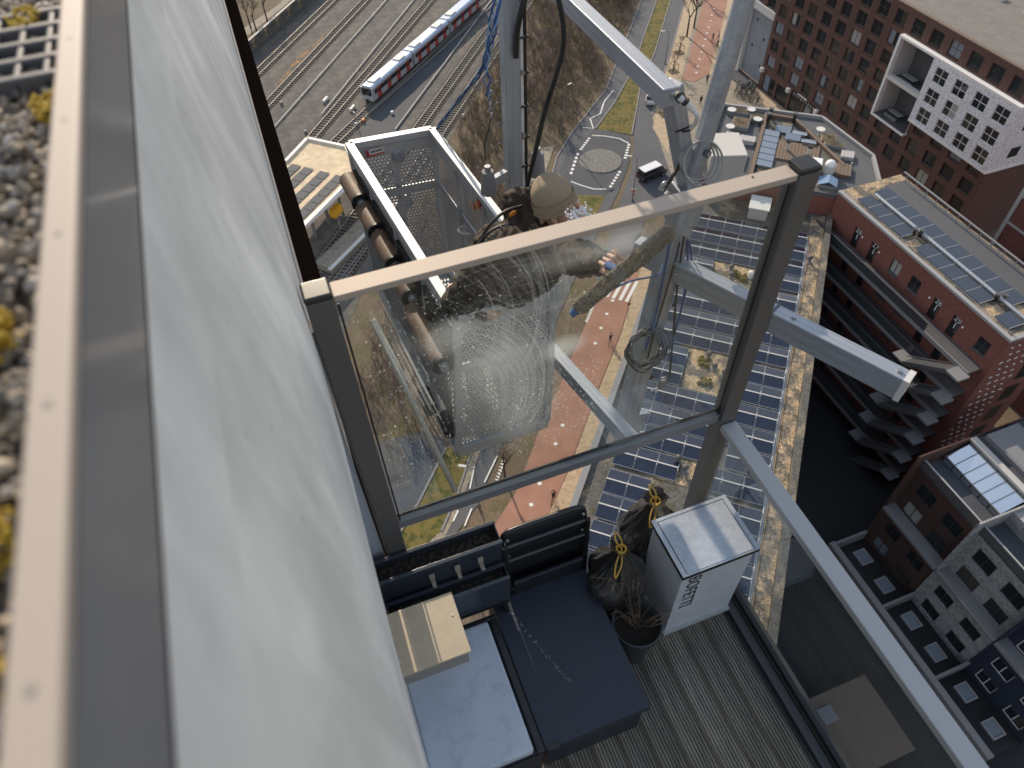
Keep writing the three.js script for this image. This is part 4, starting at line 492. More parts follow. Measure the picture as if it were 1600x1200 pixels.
  for (const y of [-47.0, -52.3]) { part('loggia_floor', bl(BX - 0.75, BX + 2.9, y - 0.38, y - 0.33, -74.48, -68.22), Mt.darkGrey, w); part('loggia_wall', bl(BX + 2.8, BX + 2.86, y - 0.33, y + 4.8, -74.48, -68.22), tmat(tex(256, 3, (u, v) => mul([96, 98, 100], 0.9 + 0.2 * fbm(u, v, 5, 4, 6))), 0.9), w); const d = part('loggia_door', bl(BX + 2.72, BX + 2.78, y - 0.3, y + 2.6, -70.4, -68.8), Mt.dark, w); part('door_frame', bl(BX + 2.68, BX + 2.71, y - 0.2, y + 2.6, -70.62, -70.42), Mt.white, d); part('loggia_table', bl(BX + 0.6, BX + 1.5, y + 0.3, y + 0.4, -73.4, -71.0), Mt.grey, w); part('loggia_bench', bl(BX + 0.1, BX + 0.45, y - 0.3, y + 0.05, -73.4, -71.0), Mt.midGrey, w); for (const zz2 of [-74.49, -68.21]) part('loggia_cheek', bl(BX - 0.2, BX + 2.85, y - 0.32, y + 4.6, zz2 - 0.02, zz2 + 0.02), Mt.offWhite, w); }
  [[96.5, -73.6, 2.6, 1.2], [96, -67.5, 1.6, 0.9], [95.5, -78.5, 1.6, 0.9], [99, -64, 0.5, 0.4]].forEach(([x, z, a, b], i) => { const o = thing('roof_hatch', ['largest white roof hatch on the brick building', 'middle-sized white roof hatch nearest the white box', 'white roof hatch at the top edge of the picture', 'tiny white vent on the grey gravel roof'][i], 'roof hatch', [x, top - 0.05, z]); part('kerb', rb(b, 0.45, a, 0.04).translate(0, 0.2, 0), Mt.offWhite, o); part('dome', rb(b * 0.86, 0.14, a * 0.88, 0.06).translate(0, 0.48, 0), Mt.white, o); });
}
// brick building at the right edge, behind the gallery flats
{
  const t = thing('corner_brick_building', 'brick building with pale string courses at the right edge', 'building'), x = 70, z0 = -40.7, z1 = -16, top = -33;
  part('wall', bl(x, x + 12, GY - 0.1, top, z0, z1), Mt.brickRed, t); part('corner_strip', bl(x - 0.12, x + 0.4, GY, top, z0 - 0.1, z0 + 0.3), Mt.trim, t);
  for (let k = 0; k < 7; k++) { const y = top - 2.2 - k * 3.2; part('string_course', bl(x - 0.1, x - 0.003, y, y + 0.22, z0 + 0.3, z1), Mt.trim, t); for (let c = 0; c < 6; c++) windowX(t, x - 0.085, y - 1.5, z0 + 5 + c * 3.6, 2.2, 1.7); }
}

// ---- stepped terrace houses at lower right, facades in the planes x = 43.1 and 44.1
function house(label, z0, z1, brickM, roofKind) {
  const t = thing('terrace_house', label, 'house', [0, 0, 0], 0), zc = (z0 + z1) / 2, H = [], L = [];
  const q = [zc - 1.55, zc + 1.55];
  for (const z of q) { for (const y of [-51.4, -54.35]) H.push([z, y, 1.9, 1.75]); for (const y of [-57.2, -60.0]) L.push([z, y, 1.75, 1.6]); }
  part('upper_wall', wallX(44.1, 0.3, -55.7, -49.2, z0, z1, H), brickM, t); part('lower_wall', wallX(43.1, 0.3, GY, -55.5, z0, z1, L), brickM, t);
  part('core', bl(44.45, 56, GY, -49.4, z0 + 0.02, z1 - 0.02), Mt.dark, t); part('core', bl(43.42, 44.44, GY, -55.75, z0 + 0.02, z1 - 0.02), Mt.dark, t);
  const wf = label.startsWith('navy') ? { frame: Mt.white, pane: Mt.pane } : {}; for (const [z, y] of H) windowX(t, 44.22, y, z, 1.88, 1.73, wf); for (const [z, y] of L) windowX(t, 43.22, y, z, 1.73, 1.58, wf);
  part('ledge', bl(42.8, 44.09, -55.5, -55.2, z0, z1), Mt.midGrey, t); part('party_wall', bl(43.0, 56, GY, -47.3, z0 - 0.15, z0 + 0.001), brickM, t);
  part('terrace', bl(44.0, 48.6, -49.4, -49.15, z0, z1), Mt.darkAsphalt, t); part('balustrade', bl(44.0, 44.08, -49.15, -48.3, z0, z1), Mt.darkGrey, t); part('handrail', bl(43.97, 44.12, -48.3, -48.22, z0, z1), Mt.grey, t);
  if (roofKind === 'glass') { part('back_wall', bl(48.6, 56, -49.2, -47.6, z0, z1), brickM, t);
    for (let i = 0; i < 6; i++) { const a = z0 + 0.2 + i * 1.02; const g = part('glass_panel', bar([46.2, -48.55, a + 0.5], [48.55, -47.75, a + 0.5], 0.98, 0.04), mat(0.75, 0.79, 0.83, 0.03, { metalness: 0.9 }), t); part('glazing_bar', bar([46.2, -48.5, a], [48.55, -47.7, a], 0.06, 0.06), Mt.darkGrey, t); part('front_glass', bl(46.16, 46.2, -49.15, -48.62, a + 0.04, a + 0.94), Mt.paneBlue, t); } part('eaves_bar', bl(46.1, 46.22, -48.62, -48.5, z0 + 0.1, z1 - 0.2), Mt.darkGrey, t); }
  else part('back_wall', bl(46.5, 56, -49.2, -47.6, z0, z1), brickM, t);
  part('roof', bl(48.6, 56, -47.6, -47.5, z0, z1), Mt.darkAsphalt, t); part('coping', bl(48.3, 48.9, -47.5, -47.25, z0, z1), Mt.trim, t); part('roof_box', bl(49.6, 53, -47.5, -47.0, z0 + 0.3, z1 - 1.4), Mt.midGrey, t);
  // low black roof with two framed rooflights, garden wall
  part('low_roof', bl(39.6, 43.08, GY, GY + 0.9, z0 + 0.1, z1 - 0.1), Mt.dark, t); part('garden_wall', bl(38.6, 39.2, GY, GY + 2.6, z0 - 0.15, z1), Mt.midGrey, t); part('garden_wall', bl(39.2, 43.05, GY, GY + 2.2, z0 - 0.15, z0 + 0.09), Mt.midGrey, t);
  for (const z of q) { const s = part('rooflight', merge([bl(41.0, 42.3, GY + 0.9, GY + 1.1, z - 0.75, z - 0.63), bl(41.0, 42.3, GY + 0.9, GY + 1.1, z + 0.63, z + 0.75), bl(41.0, 41.12, GY + 0.9, GY + 1.1, z - 0.63, z + 0.63), bl(42.18, 42.3, GY + 0.9, GY + 1.1, z - 0.63, z + 0.63)]), Mt.grey, t); part('pane', bl(41.12, 42.18, GY + 0.95, GY + 1.0, z - 0.63, z + 0.63), Mt.paneBlue, s); }
  return t;
}
house('dark brown brick terrace house with a glazed conservatory on its roof', -20.6, -13.95, Mt.brickDark, 'glass');
house('grey-white brick terrace house between the brown and the navy one', -13.8, -7.2, Mt.brickGrey, 'flat');
house('navy blue terrace house at the lower right edge', -7.05, -0.5, mat(0.02, 0.028, 0.05, 0.7), 'flat');
// courtyard below the side balustrade
setting('courtyard', flat([[14, 14], [62, 14], [66, -24], [66, -50], [50, -50], [34, -34], [24, -18]], GY + 0.02), Mt.shadedFloor);  // floor colour darkened to stand in for the deep shade between the buildings
{ const t = thing('garden_pavilion', 'brown flat roof with a square hatch down in the courtyard', 'outbuilding', [30.2, GY, -6.2]); part('body', bl(-3.2, 3.2, 0, 3, -3, 3), Mt.brick, t); part('roof', bl(-3.3, 3.3, 3, 3.15, -3.1, 3.1), Mt.brownWood, t); part('hatch', rb(1.3, 0.2, 1.3, 0.04).translate(-1.6, 3.25, -1.5), Mt.midGrey, t); part('roof_trim', bl(-3.4, -3.0, 3.15, 3.4, -3.1, 3.1), Mt.grey, t);
  const s = thing('courtyard_steps', 'pale courtyard steps beside the brown flat roof', 'steps', [25.8, GY, -4.4]); for (let i = 0; i < 7; i++) part('step', bl(-1.2, 1.2, 0, 0.2 + i * 0.18, i * 0.34 - 1.2, i * 0.34 - 0.88), Mt.grey, s); }

// ---------------------------------------------------------------- the tower the camera stands on
{
  const t = thing('tower', 'pale concrete tower wall running along the left of the picture', 'building'), wx = -0.155;
  // outer skin bulges gently towards the balcony below the parapet
  { const ys = [], zs = [-14, -6, -3, -1.72, -1.5, -1.2, -0.9, -0.6, 0, 2, 6], pos = [], uvs = [], idx = []; for (let i = 0; i <= 40; i++) ys.push(3.385 - i * 0.09); ys.push(-3, GY);
    for (const z of zs) { const amp = z < -1.45 ? 0.086 : z < -0.7 ? 0.086 - 0.014 * (z + 1.45) / 0.75 : 0.072; for (const y of ys) { const q = y > 2.34 ? (3.385 - y) / 1.045 : Math.max(0, (y - 0.55) / 1.79), b = q * q * (3 - 2 * q); pos.push(wx + amp * b, y, z); uvs.push(z, y); } }
    const n = ys.length; for (let a = 0; a + 1 < zs.length; a++) for (let b = 0; b + 1 < n; b++) { const p = a * n + b; idx.push(p, p + 1, p + n, p + n, p + 1, p + n + 1); }
    const g = new THREE.BufferGeometry(); g.setAttribute('position', new THREE.Float32BufferAttribute(pos, 3)); g.setAttribute('uv', new THREE.Float32BufferAttribute(uvs, 2)); g.setIndex(idx); g.computeVertexNormals(); part('wall', g, Mt.concrete, t); }
  part('core', bl(-18, wx - 0.012, GY, 3.28, -14, 6), Mt.concrete, t);
  part('fascia', bl(wx - 0.024, wx - 0.001, 3.388, 3.5, -14, 6), mat(0.24, 0.24, 0.238, 0.5, { clearcoat: 0.35, clearcoatRoughness: 0.12 }), t);
  const cap = part('coping', rbl(wx - 0.025, wx, 3.502, 3.516, -14, 6, 0.004), mat(0.42, 0.355, 0.295, 0.65), t);
  for (let i = 0; i < 12; i++) part('screw', cyl(0.0028, 0.0028, 0.0006, 10), mat(0.3, 0.26, 0.22, 0.5), cap, [wx - 0.0125, 3.5163, 0.17 - i * 0.17]);
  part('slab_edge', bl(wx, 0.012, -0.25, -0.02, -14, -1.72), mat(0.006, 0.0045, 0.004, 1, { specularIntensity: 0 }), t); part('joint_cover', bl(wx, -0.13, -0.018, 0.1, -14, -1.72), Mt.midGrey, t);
  part('floor_slab', bl(wx, 1.72, -0.35, -0.06, -1.72, 3), Mt.midGrey, t);
  // roof gravel: loose pebbles as one mass
  const pg = [new THREE.IcosahedronGeometry(1, 1), new THREE.IcosahedronGeometry(1, 1)]; pg.forEach((g, k) => { const p = g.attributes.position; const R = mulberry(50 + k), off = new Map(); for (let i = 0; i < p.count; i++) { const key = [p.getX(i), p.getY(i), p.getZ(i)].map(v => v.toFixed(3)).join(); if (!off.has(key)) off.set(key, 0.8 + 0.4 * R()); const s = off.get(key); p.setXYZ(i, p.getX(i) * s, p.getY(i) * s * 0.7, p.getZ(i) * s); } g.computeVertexNormals(); });
  const peb = new THREE.Group(); peb.name = 'roof_pebbles'; peb.userData = { label: 'brown and grey pebbles on the roof at the left edge', category: 'gravel', kind: 'stuff' }; scene.add(peb);
  for (let k = 0; k < 2; k++) { const n = 6500, im = new THREE.InstancedMesh(pg[k], mat(1, 1, 1, 0.7), n), m = new THREE.Matrix4(), c = new THREE.Color(), q = new THREE.Quaternion(), e = new THREE.Euler(); im.name = 'pebbles'; im.userData.kind = 'stuff'; im.castShadow = im.receiveShadow = true;
    for (let i = 0; i < n; i++) { const s = rr(0.0035, 0.0085); q.setFromEuler(e.set(rr(0, 6), rr(0, 6), rr(0, 6))); m.compose(new THREE.Vector3(rr(-0.44, wx - 0.03), 3.395 + rr(-0.006, 0.012), rr(-2.4, 0.3)), q, new THREE.Vector3(s, s, s)); im.setMatrixAt(i, m); const b = rr(0.06, 0.5), w = rr(0, 1); c.setRGB(b, b * (0.92 - 0.14 * w), b * (0.85 - 0.35 * w)); im.setColorAt(i, c); } peb.add(im); }
  setting('roof_surface', bl(-18, wx - 0.0245, 3.281, 3.392, -14, 6), Mt.soil);
  const sd = new THREE.Group(); sd.name = 'sedum'; sd.userData = { label: 'yellow-green sedum tufts among the roof pebbles', category: 'plants', kind: 'stuff' }; scene.add(sd);
  { const g = new THREE.SphereGeometry(0.003, 6, 4), n = 1500, im = new THREE.InstancedMesh(g, mat(0.5, 0.34, 0.03, 0.7), n), m = new THREE.Matrix4(); im.name = 'leaves'; im.userData.kind = 'stuff'; const cl = [[-0.235, -0.93], [-0.272, -0.55], [-0.26, -0.34], [-0.262, -0.24], [-0.27, -0.1], [-0.28, -1.2], [-0.25, -1.45]]; for (let i = 0; i < n; i++) { const c = cl[i % cl.length], a = rr(0, 6.28), r = 0.022 * Math.sqrt(rnd()); m.makeTranslation(c[0] + Math.cos(a) * r, 3.402 + rr(0, 0.022), c[1] + Math.sin(a) * r * 1.5); im.setMatrixAt(i, m); } sd.add(im); }
  const gr = thing('roof_grating', 'grey plastic grid mat lying on the roof pebbles', 'grating', [-0.275, 3.402, -1.08]); for (let i = 0; i < 5; i++) { part('bar', rbl(-0.12, 0.045, 0, 0.02, -0.14 + i * 0.05, -0.125 + i * 0.05, 0.004), Mt.darkGrey, gr); part('cross_bar', rbl(-0.11 + i * 0.034, -0.1 + i * 0.034, 0.001, 0.018, -0.14, 0.075, 0.004), Mt.darkGrey, gr); }
}

// ---------------------------------------------------------------- balcony
{ // deck: every board a part
  const t = thing('deck', 'dark grooved timber decking of the balcony', 'deck'), W = 0.132, gr = 7, pts = [];
  pts.push([-W / 2, -0.026], [W / 2, -0.026], [W / 2, -0.004]);
  for (let i = gr; i >= 0; i--) { const c = -W / 2 + 0.009 + (W - 0.018) * i / gr; pts.push([c + 0.0062, 0], [c + 0.0025, 0], [c + 0.0018, -0.009], [c - 0.0022, -0.009], [c - 0.003, 0]); }
  pts.push([-W / 2, -0.004]);
  const geo = new THREE.ExtrudeGeometry(new THREE.Shape(pts.map(V2)), { depth: 2.7, bevelEnabled: false }); { const u = geo.attributes.uv, p = geo.attributes.position; for (let i = 0; i < u.count; i++) u.setXY(i, p.getZ(i), p.getX(i)); }
  const tones = [0.75, 0.9, 1.05, 0.82].map(k => { const m = Mt.plank.clone(); m.color.setRGB(k, k * 0.99, k * 0.97); return m; });
  for (let i = 0; i < 13; i++) { const m = part('board', geo, tones[(i * 7) % 4], t, [1.475 - i * 0.136, 0, -1.6]); }
  part('joist', bl(-0.15, 1.6, -0.058, -0.028, -1.6, 1.1), Mt.dark, t);
  part('edge_channel', bl(1.545, 1.572, -0.05, -0.012, -1.62, 1.1), Mt.dark, t); part('edge_profile', bl(1.575, 1.622, -0.05, 0.012, -1.62, 1.1), mat(0.06, 0.06, 0.066, 0.4), t); part('edge_profile', bl(1.626, 1.7, -0.05, 0.02, -1.62, 1.1), mat(0.05, 0.046, 0.043, 0.4), t);
}
const GZ = -1.668;
{ // tall glass screen
  const t = thing('glass_screen', 'tall framed glass screen at the end of the balcony', 'glass screen'), postM = Mt.frame;
  for (const [a, b] of [[-0.0605, 0.0205], [1.609, 1.69]]) { const p = part('post', rbl(a, b, -0.06, 2.412, -1.711, -1.631, 0.003), postM, t); part('post_cap', rbl(a - 0.002, b + 0.002, 2.414, 2.436, -1.713, -1.629, 0.008), Mt.cap, p); }
  part('gasket', bl(-0.069, -0.0625, -0.02, 2.3, -1.7, -1.64), mat(0.12, 0.12, 0.125, 0.7), t); part('wall_strip', bl(-0.154, -0.08, -0.02, 1.9, -1.69, -1.66), mat(0.34, 0.39, 0.45, 0.35), t);
  const tr = part('top_rail', rbl(0.0225, 1.607, 2.39, 2.413, -1.709, -1.64, 0.0025), Mt.bronze, t); part('fixing', cyl(0.004, 0.004, 0.003, 8), Mt.darkGrey, tr, [1.46, 2.4145, -1.69]);
  part('bottom_rail', rbl(0.0225, 1.607, 1.03, 1.083, -1.695, -1.65, 0.0025), mat(0.19, 0.2, 0.215, 0.45, { metalness: 0.2 }), t); part('glazing_bead', rbl(0.0225, 1.607, 1.084, 1.1, -1.687, -1.678, 0.002), Mt.dark, t);
  part('pane', bl(0.024, 1.605, 1.0845, 2.389, GZ - 0.004, GZ + 0.004), Mt.glass, t);
  for (const x of [0.027, 1.596]) part('seal', bl(x, x + 0.007, 1.086, 2.366, GZ + 0.0045, GZ + 0.0095), Mt.dark, t);
  // wet soap film: stripes and drops left by the washer, on the outer face
  const cv = document.createElement('canvas'); cv.width = 1536; cv.height = 1248; const c = cv.getContext('2d'); c.fillStyle = '#000'; c.fillRect(0, 0, 1536, 1248);
  const X = x => (x - 0.024) / 1.581 * 1536, Y = y => (2.3675 - y) / 1.283 * 1248, R = mulberry(99), q = (a, b) => a + (b - a) * R();
  const S = (pts, w, a) => { c.strokeStyle = `rgba(255,255,255,${a})`; c.lineWidth = w; c.beginPath(); pts.forEach((p, i) => i ? c.lineTo(X(p[0]), Y(p[1])) : c.moveTo(X(p[0]), Y(p[1]))); c.stroke(); };
  const blob = (x, y, rx, ry, a, n = 60) => { for (let i = 0; i < n; i++) { const k = q(0.3, 1); c.fillStyle = `rgba(255,255,255,${a / n * 2.2})`; c.beginPath(); c.ellipse(X(x) + q(-0.35, 0.35) * rx * 970, Y(y) + q(-0.35, 0.35) * ry * 970, rx * 970 * k, ry * 970 * k, q(-0.5, 0.5), 0, 6.29); c.fill(); } };
  blob(0.545, 1.798, 0.26, 0.3, 0.2); blob(0.476, 1.933, 0.2, 0.24, 0.16); blob(0.605, 1.536, 0.16, 0.2, 0.2); blob(0.348, 2.082, 0.12, 0.1, 0.22); blob(0.14, 1.555, 0.16, 0.16, 0.1); blob(1.018, 2.298, 0.14, 0.05, 0.3); blob(0.776, 1.863, 0.1, 0.06, 0.5); blob(0.808, 2.296, 0.3, 0.06, 0.12); blob(0.094, 1.89, 0.12, 0.3, 0.09);
  const arc = (cx, cy, r0, r1, a0, a1, n, al) => { for (let i = 0; i < n; i++) { const ex = q(-0.04, 0.04), ey = q(-0.05, 0.05), r = r0 + (r1 - r0) * i / n + q(-0.01, 0.01), s = a0 + q(-0.1, 0.1), e = a1 + q(-0.2, 0.2), p = []; for (let k = 0; k <= 24; k++) { const th = s + (e - s) * k / 24; p.push([cx + ex + r * Math.cos(th), cy + ey + r * Math.sin(th) * 1.15]); } S(p, q(1, 4), q(0.25, 1) * al); } };
  const A0 = [0.312, 1.715], A1 = [0.229, 2.035]; arc(A0[0] - 0.05, A0[1], 0.24, 0.5, -0.55, 0.95, 60, 0.2); arc(A1[0], A1[1] + 0.05, 0.32, 0.55, -0.5, 0.7, 30, 0.17); arc(A1[0] - 0.2, A1[1] - 0.3, 0.45, 0.8, 0.2, 1.0, 16, 0.1); arc(A1[0] + 0.5, A1[1] + 0.5, 0.3, 0.6, 3.6, 4.5, 10, 0.08);
  for (let i = 0; i < 90; i++) { const p0 = [0.356, 2.17], p1 = [1.137, 2.221], t0 = q(-0.1, 0.5), t1 = t0 + q(0.2, 0.55), o = q(-0.16, 0.2); S([[p0[0] + (p1[0] - p0[0]) * t0, p0[1] + (p1[1] - p0[1]) * t0 + o], [p0[0] + (p1[0] - p0[0]) * (t0 + t1) / 2, p0[1] + (p1[1] - p0[1]) * (t0 + t1) / 2 + o + 0.03], [p0[0] + (p1[0] - p0[0]) * t1, p0[1] + (p1[1] - p0[1]) * t1 + o]], q(0.8, 2.4), q(0.03, 0.16)); }
  for (let i = 0; i < 40; i++) { const p = [0.128, 2.337], e = [0.272, 1.573], o = q(-0.03, 0.03), s = q(0, 0.6), f = s + q(0.2, 0.5); S([[p[0] + (e[0] - p[0]) * s + o, p[1] + (e[1] - p[1]) * s], [p[0] + (e[0] - p[0]) * f + o, p[1] + (e[1] - p[1]) * f]], q(1.5, 6), q(0.08, 0.26)); }
  for (let i = 0; i < 2600; i++) { const k = R(), x = k < 0.5 ? q(0.55, 0.95) : k < 0.85 ? q(0.05, 0.5) : q(0.3, 1.3), y = k < 0.5 ? q(1.25, 1.75) : q(1.3, 2.3), r = q(0.4, 1.9) * (R() < 0.1 ? 1.7 : 1); c.fillStyle = `rgba(255,255,255,${q(0.3, 1)})`; c.beginPath(); c.ellipse(X(x), Y(y), r, r * q(1, 1.8), 0, 0, 6.29); c.fill(); }
  const am = new THREE.CanvasTexture(cv); const film = mat(0.86, 0.87, 0.88, 0.75, { alphaMap: am, transparent: true, transmission: 0.45, thickness: 0, side: THREE.DoubleSide });
  const fg = new THREE.PlaneGeometry(1.581, 1.283).translate(0.8145, 1.726, GZ - 0.0065); part('soap_film', fg, film, t);
}
{ // low side balustrade
  const t = thing('side_balustrade', 'low glass balustrade with a grey handrail along the right of the deck', 'balustrade');
  part('handrail', rbl(1.6115, 1.694, 0.985, 1.028, -1.629, 1.1, 0.006), mat(0.4, 0.41, 0.42, 0.45, { metalness: 0.2 }), t);
  part('pane', bl(1.642, 1.654, 0.03, 0.984, -1.628, 1.1), mat(0.9, 0.93, 0.94, 0, { transmission: 1, thickness: 0, ior: 1.5 }), t); part('shoe', bl(1.635, 1.661, 0.021, 0.06, -1.62, 1.1), Mt.dark, t);
}
// planters
function planter(label, x0, x1, y0, y1, z0, z1) {
  const t = thing('balcony_planter', label, 'planter'), m = mat(0.035, 0.045, 0.062, 0.32), w = 0.006;
  part('side', rbl(x0, x1, y0, y1, z1 - w, z1, 0.002), m, t); part('side', rbl(x0, x1, y0, y1, z0, z0 + w, 0.002), m, t); part('end', rbl(x0, x0 + w, y0, y1, z0 + w, z1 - w, 0.002), m, t); part('end', rbl(x1 - w, x1, y0, y1, z0 + w, z1 - w, 0.002), m, t); part('base', bl(x0 + w, x1 - w, y0, y0 + 0.01, z0 + w, z1 - w), m, t);
  part('soil', bl(x0 + w, x1 - w, y1 - 0.07, y1 - 0.045, z0 + w, z1 - w), Mt.soilBlack, t); part('rim', rbl(x0 - 0.003, x1 + 0.003, y1, y1 + 0.006, z1 - 0.012, z1 + 0.006, 0.002), mat(0.045, 0.055, 0.07, 0.2), t); part('rim', rbl(x0 - 0.003, x1 + 0.003, y1, y1 + 0.006, z0 - 0.006, z0 + 0.012, 0.002), m, t);
  const gs = []; for (let i = 0; i < 120; i++) gs.push(new THREE.IcosahedronGeometry(rr(0.004, 0.014), 0).scale(1, 0.6, 1).translate(rr(x0 + 0.02, x1 - 0.02), y1 - 0.043, rr(z0 + 0.02, z1 - 0.02))); const c = part('soil_crumbs', merge(gs), mat(0.035, 0.03, 0.026, 0.9), t); c.userData.kind = 'stuff'; return t;
}
{ const a = planter('upper dark planter trough with bare soil against the glass screen', -0.145, 0.435, 0.66, 0.88, -1.615, -1.505); for (const x of [0.08, 0.2, 0.31]) { const k = part('hanging_clip', rbl(x, x + 0.026, 0.79, 0.83, -1.497, -1.485, 0.002), mat(0.3, 0.27, 0.22, 0.6), a); part('clip_arm', rbl(x + 0.004, x + 0.022, 0.78, 0.79, -1.5, -1.45, 0.002), mat(0.3, 0.27, 0.22, 0.6), k); }
  planter('lower dark planter trough in front of the other one', -0.14, 0.43, 0.48, 0.715, -1.482, -1.405);
  const s = thing('planter_stand', 'dark steel stand under the two planter troughs', 'stand'); for (const x of [-0.11, 0.39]) for (const z of [-1.6, -1.41]) part('leg', bl(x, x + 0.02, 0, 0.48, z, z + 0.02), Mt.dark, s); part('shelf', bl(-0.12, 0.42, 0.46, 0.478, -1.6, -1.4), Mt.dark, s); part('upper_shelf', bl(-0.12, 0.42, 0.64, 0.658, -1.61, -1.5), Mt.dark, s); }
{ // beige metal letter box on the wall
  const t = thing('wall_box', 'beige metal box with a sloping lid fixed to the concrete wall', 'metal box'), m = tmat(tex(256, 0.4, (u, v) => mul([186, 172, 150], 0.94 + 0.09 * fbm(u, v, 6, 5, 3))), 0.45, { metalness: 0.3 });
  part('body', rbl(-0.14, 0.135, 0.78, 0.905, -1.33, -1.085, 0.003), mat(0.26, 0.25, 0.23, 0.5), t); const l = part('lid', at(rb(0.302, 0.012, 0.272, 0.003), -0.004, 0.922, -1.204), m, t, null, [0, 0, 0]);
  for (const [x, z] of [[-0.135, -1.13], [0.12, -1.24]]) part('screw', cyl(0.005, 0.005, 0.004, 10), Mt.offWhite, l, [x, 0.93, z]);
}
{ // lounge box with cushion
  const t = thing('lounge_box', 'black wicker storage bench against the wall', 'bench'); part('body', rbl(-0.15, 0.325, 0.0, 0.36, -1.375, -0.74, 0.015), Mt.blackPlastic, t);
  for (let i = 0; i < 14; i++) part('wicker_strand', rbl(-0.15, 0.327, 0.03 + i * 0.024, 0.048 + i * 0.024, -0.742, -0.733, 0.003), Mt.blackPlastic, t); part('rim', rbl(0.3, 0.34, 0.34, 0.4, -1.38, -0.735, 0.01), Mt.blackPlastic, t); part('rim', rbl(-0.15, 0.34, 0.34, 0.4, -1.4, -1.372, 0.01), Mt.blackPlastic, t);
  const g = rb(0.445, 0.06, 0.615, 0.014, 4); { const p = g.attributes.position, u = g.attributes.uv; for (let i = 0; i < p.count; i++) { u.setXY(i, p.getX(i) + 0.3, p.getZ(i) + 0.4); if (p.getY(i) > 0) p.setY(i, p.getY(i) + 0.007 * fbm((p.getX(i) + 1) / 2, (p.getZ(i) + 1) / 2, 9, 3, 5)); } g.computeVertexNormals(); }
  const cu = solo('bench_cushion', 'pale blue-grey seat cushion with faint stains on the wicker bench', 'cushion', g, Mt.cushion, [0.068, 0.4, -1.055]);
}
{ // navy storage box
  const t = thing('storage_box', 'navy plastic storage box with a woven-pattern lid', 'storage box', [0.6, 0, -1.1]);
  const bm = tex(256, 0.022, (u, v) => { const a = Math.floor(u * 2) ^ Math.floor(v * 2); return a ? 200 + 55 * Math.sin(u * 12.57) ** 2 : 60 + 40 * Math.sin(v * 12.57) ** 2; }, false), lm = tmat(tex(256, 0.044, (u, v) => { const a = (Math.floor(u * 4) ^ Math.floor(v * 4)) & 1, x = u * 4 % 1, y = v * 4 % 1, e = a ? Math.sin(x * 3.14) : Math.sin(y * 3.14); return mul([46, 54, 70], 0.55 + 0.55 * e); }), 0.45, { bumpMap: bm, bumpScale: 0.0015 });
  part('body', rbl(-0.245, 0.245, 0, 0.345, -0.35, 0.34, 0.008), mat(0.022, 0.028, 0.042, 0.4), t); const lg = bx(0.51, 0.035, 0.72); part('lid', lg.translate(0, 0.3645, 0), lm, t); part('lid_lip', rbl(-0.258, 0.258, 0.33, 0.36, 0.345, 0.362, 0.004), mat(0.02, 0.026, 0.04, 0.4), t); part('catch', rbl(-0.25, -0.19, 0.345, 0.384, 0.34, 0.37, 0.006), Mt.blackPlastic, t);
  const gs = []; for (let i = 0; i < 60; i++) { const s = rnd(); gs.push(bx(rr(0.002, 0.005), 0.0012, rr(0.002, 0.008)).translate(-0.2 + 0.16 * s + rr(-0.008, 0.008), 0.3832, -0.32 + 0.46 * s)); } const d = part('droppings', merge(gs), mat(0.3, 0.32, 0.35, 0.8), t); d.userData.kind = 'stuff';
}
{ // black folding chair
  const t = thing('folding_chair', 'black folding chair standing behind the navy box', 'chair', [0.655, 0, -1.53]), fr = Mt.blackPlastic;
  part('back_frame', tube([[-0.205, 0.02, 0], [-0.207, 0.6, -0.005], [-0.207, 0.82, -0.012], [-0.19, 0.868, -0.014], [-0.14, 0.878, -0.015], [0, 0.878, -0.015], [0.14, 0.878, -0.015], [0.19, 0.868, -0.014], [0.207, 0.82, -0.012], [0.207, 0.6, -0.005], [0.205, 0.02, 0]], 0.014, 80, 8), fr, t);
  part('back_panel', rbl(-0.195, 0.195, 0.3, 0.87, -0.012, 0.0, 0.005), mat(0.012, 0.014, 0.02, 0.55), t); for (const [y, k] of [[0.8, 0.02], [0.68, 0.03], [0.33, 0.03]]) part('cross_bar', rod([-0.2, y, k], [0.2, y, k], 0.009, 0.009, 8), mat(0.05, 0.055, 0.06, 0.3), t);
  for (const s of [-1, 1]) { part('leg', rod([s * 0.21, 0.82, 0.03], [s * 0.2, 0.02, 0.07], 0.012, 0.012, 8), fr, t); part('hinge', cyl(0.022, 0.022, 0.014, 12).rotateZ(1.57), Mt.darkGrey, t, [s * 0.224, 0.62, 0.02]); for (const y of [0.85, 0.7]) part('bolt', cyl(0.008, 0.008, 0.01, 8).rotateX(1.57), Mt.steel, t, [s * 0.19, y, 0.016]); } part('seat', rbl(-0.19, 0.19, 0.1, 0.5, 0.045, 0.07, 0.01), mat(0.012, 0.014, 0.02, 0.55), t);
  const l = solo('paper_tag', 'white paper tag beside the corner of the navy box', 'tag', rb(0.035, 0.11, 0.003, 0.001), Mt.offWhite, [0.885, 0.42, -1.36], [-0.9, 0.3, 0.25]);
}
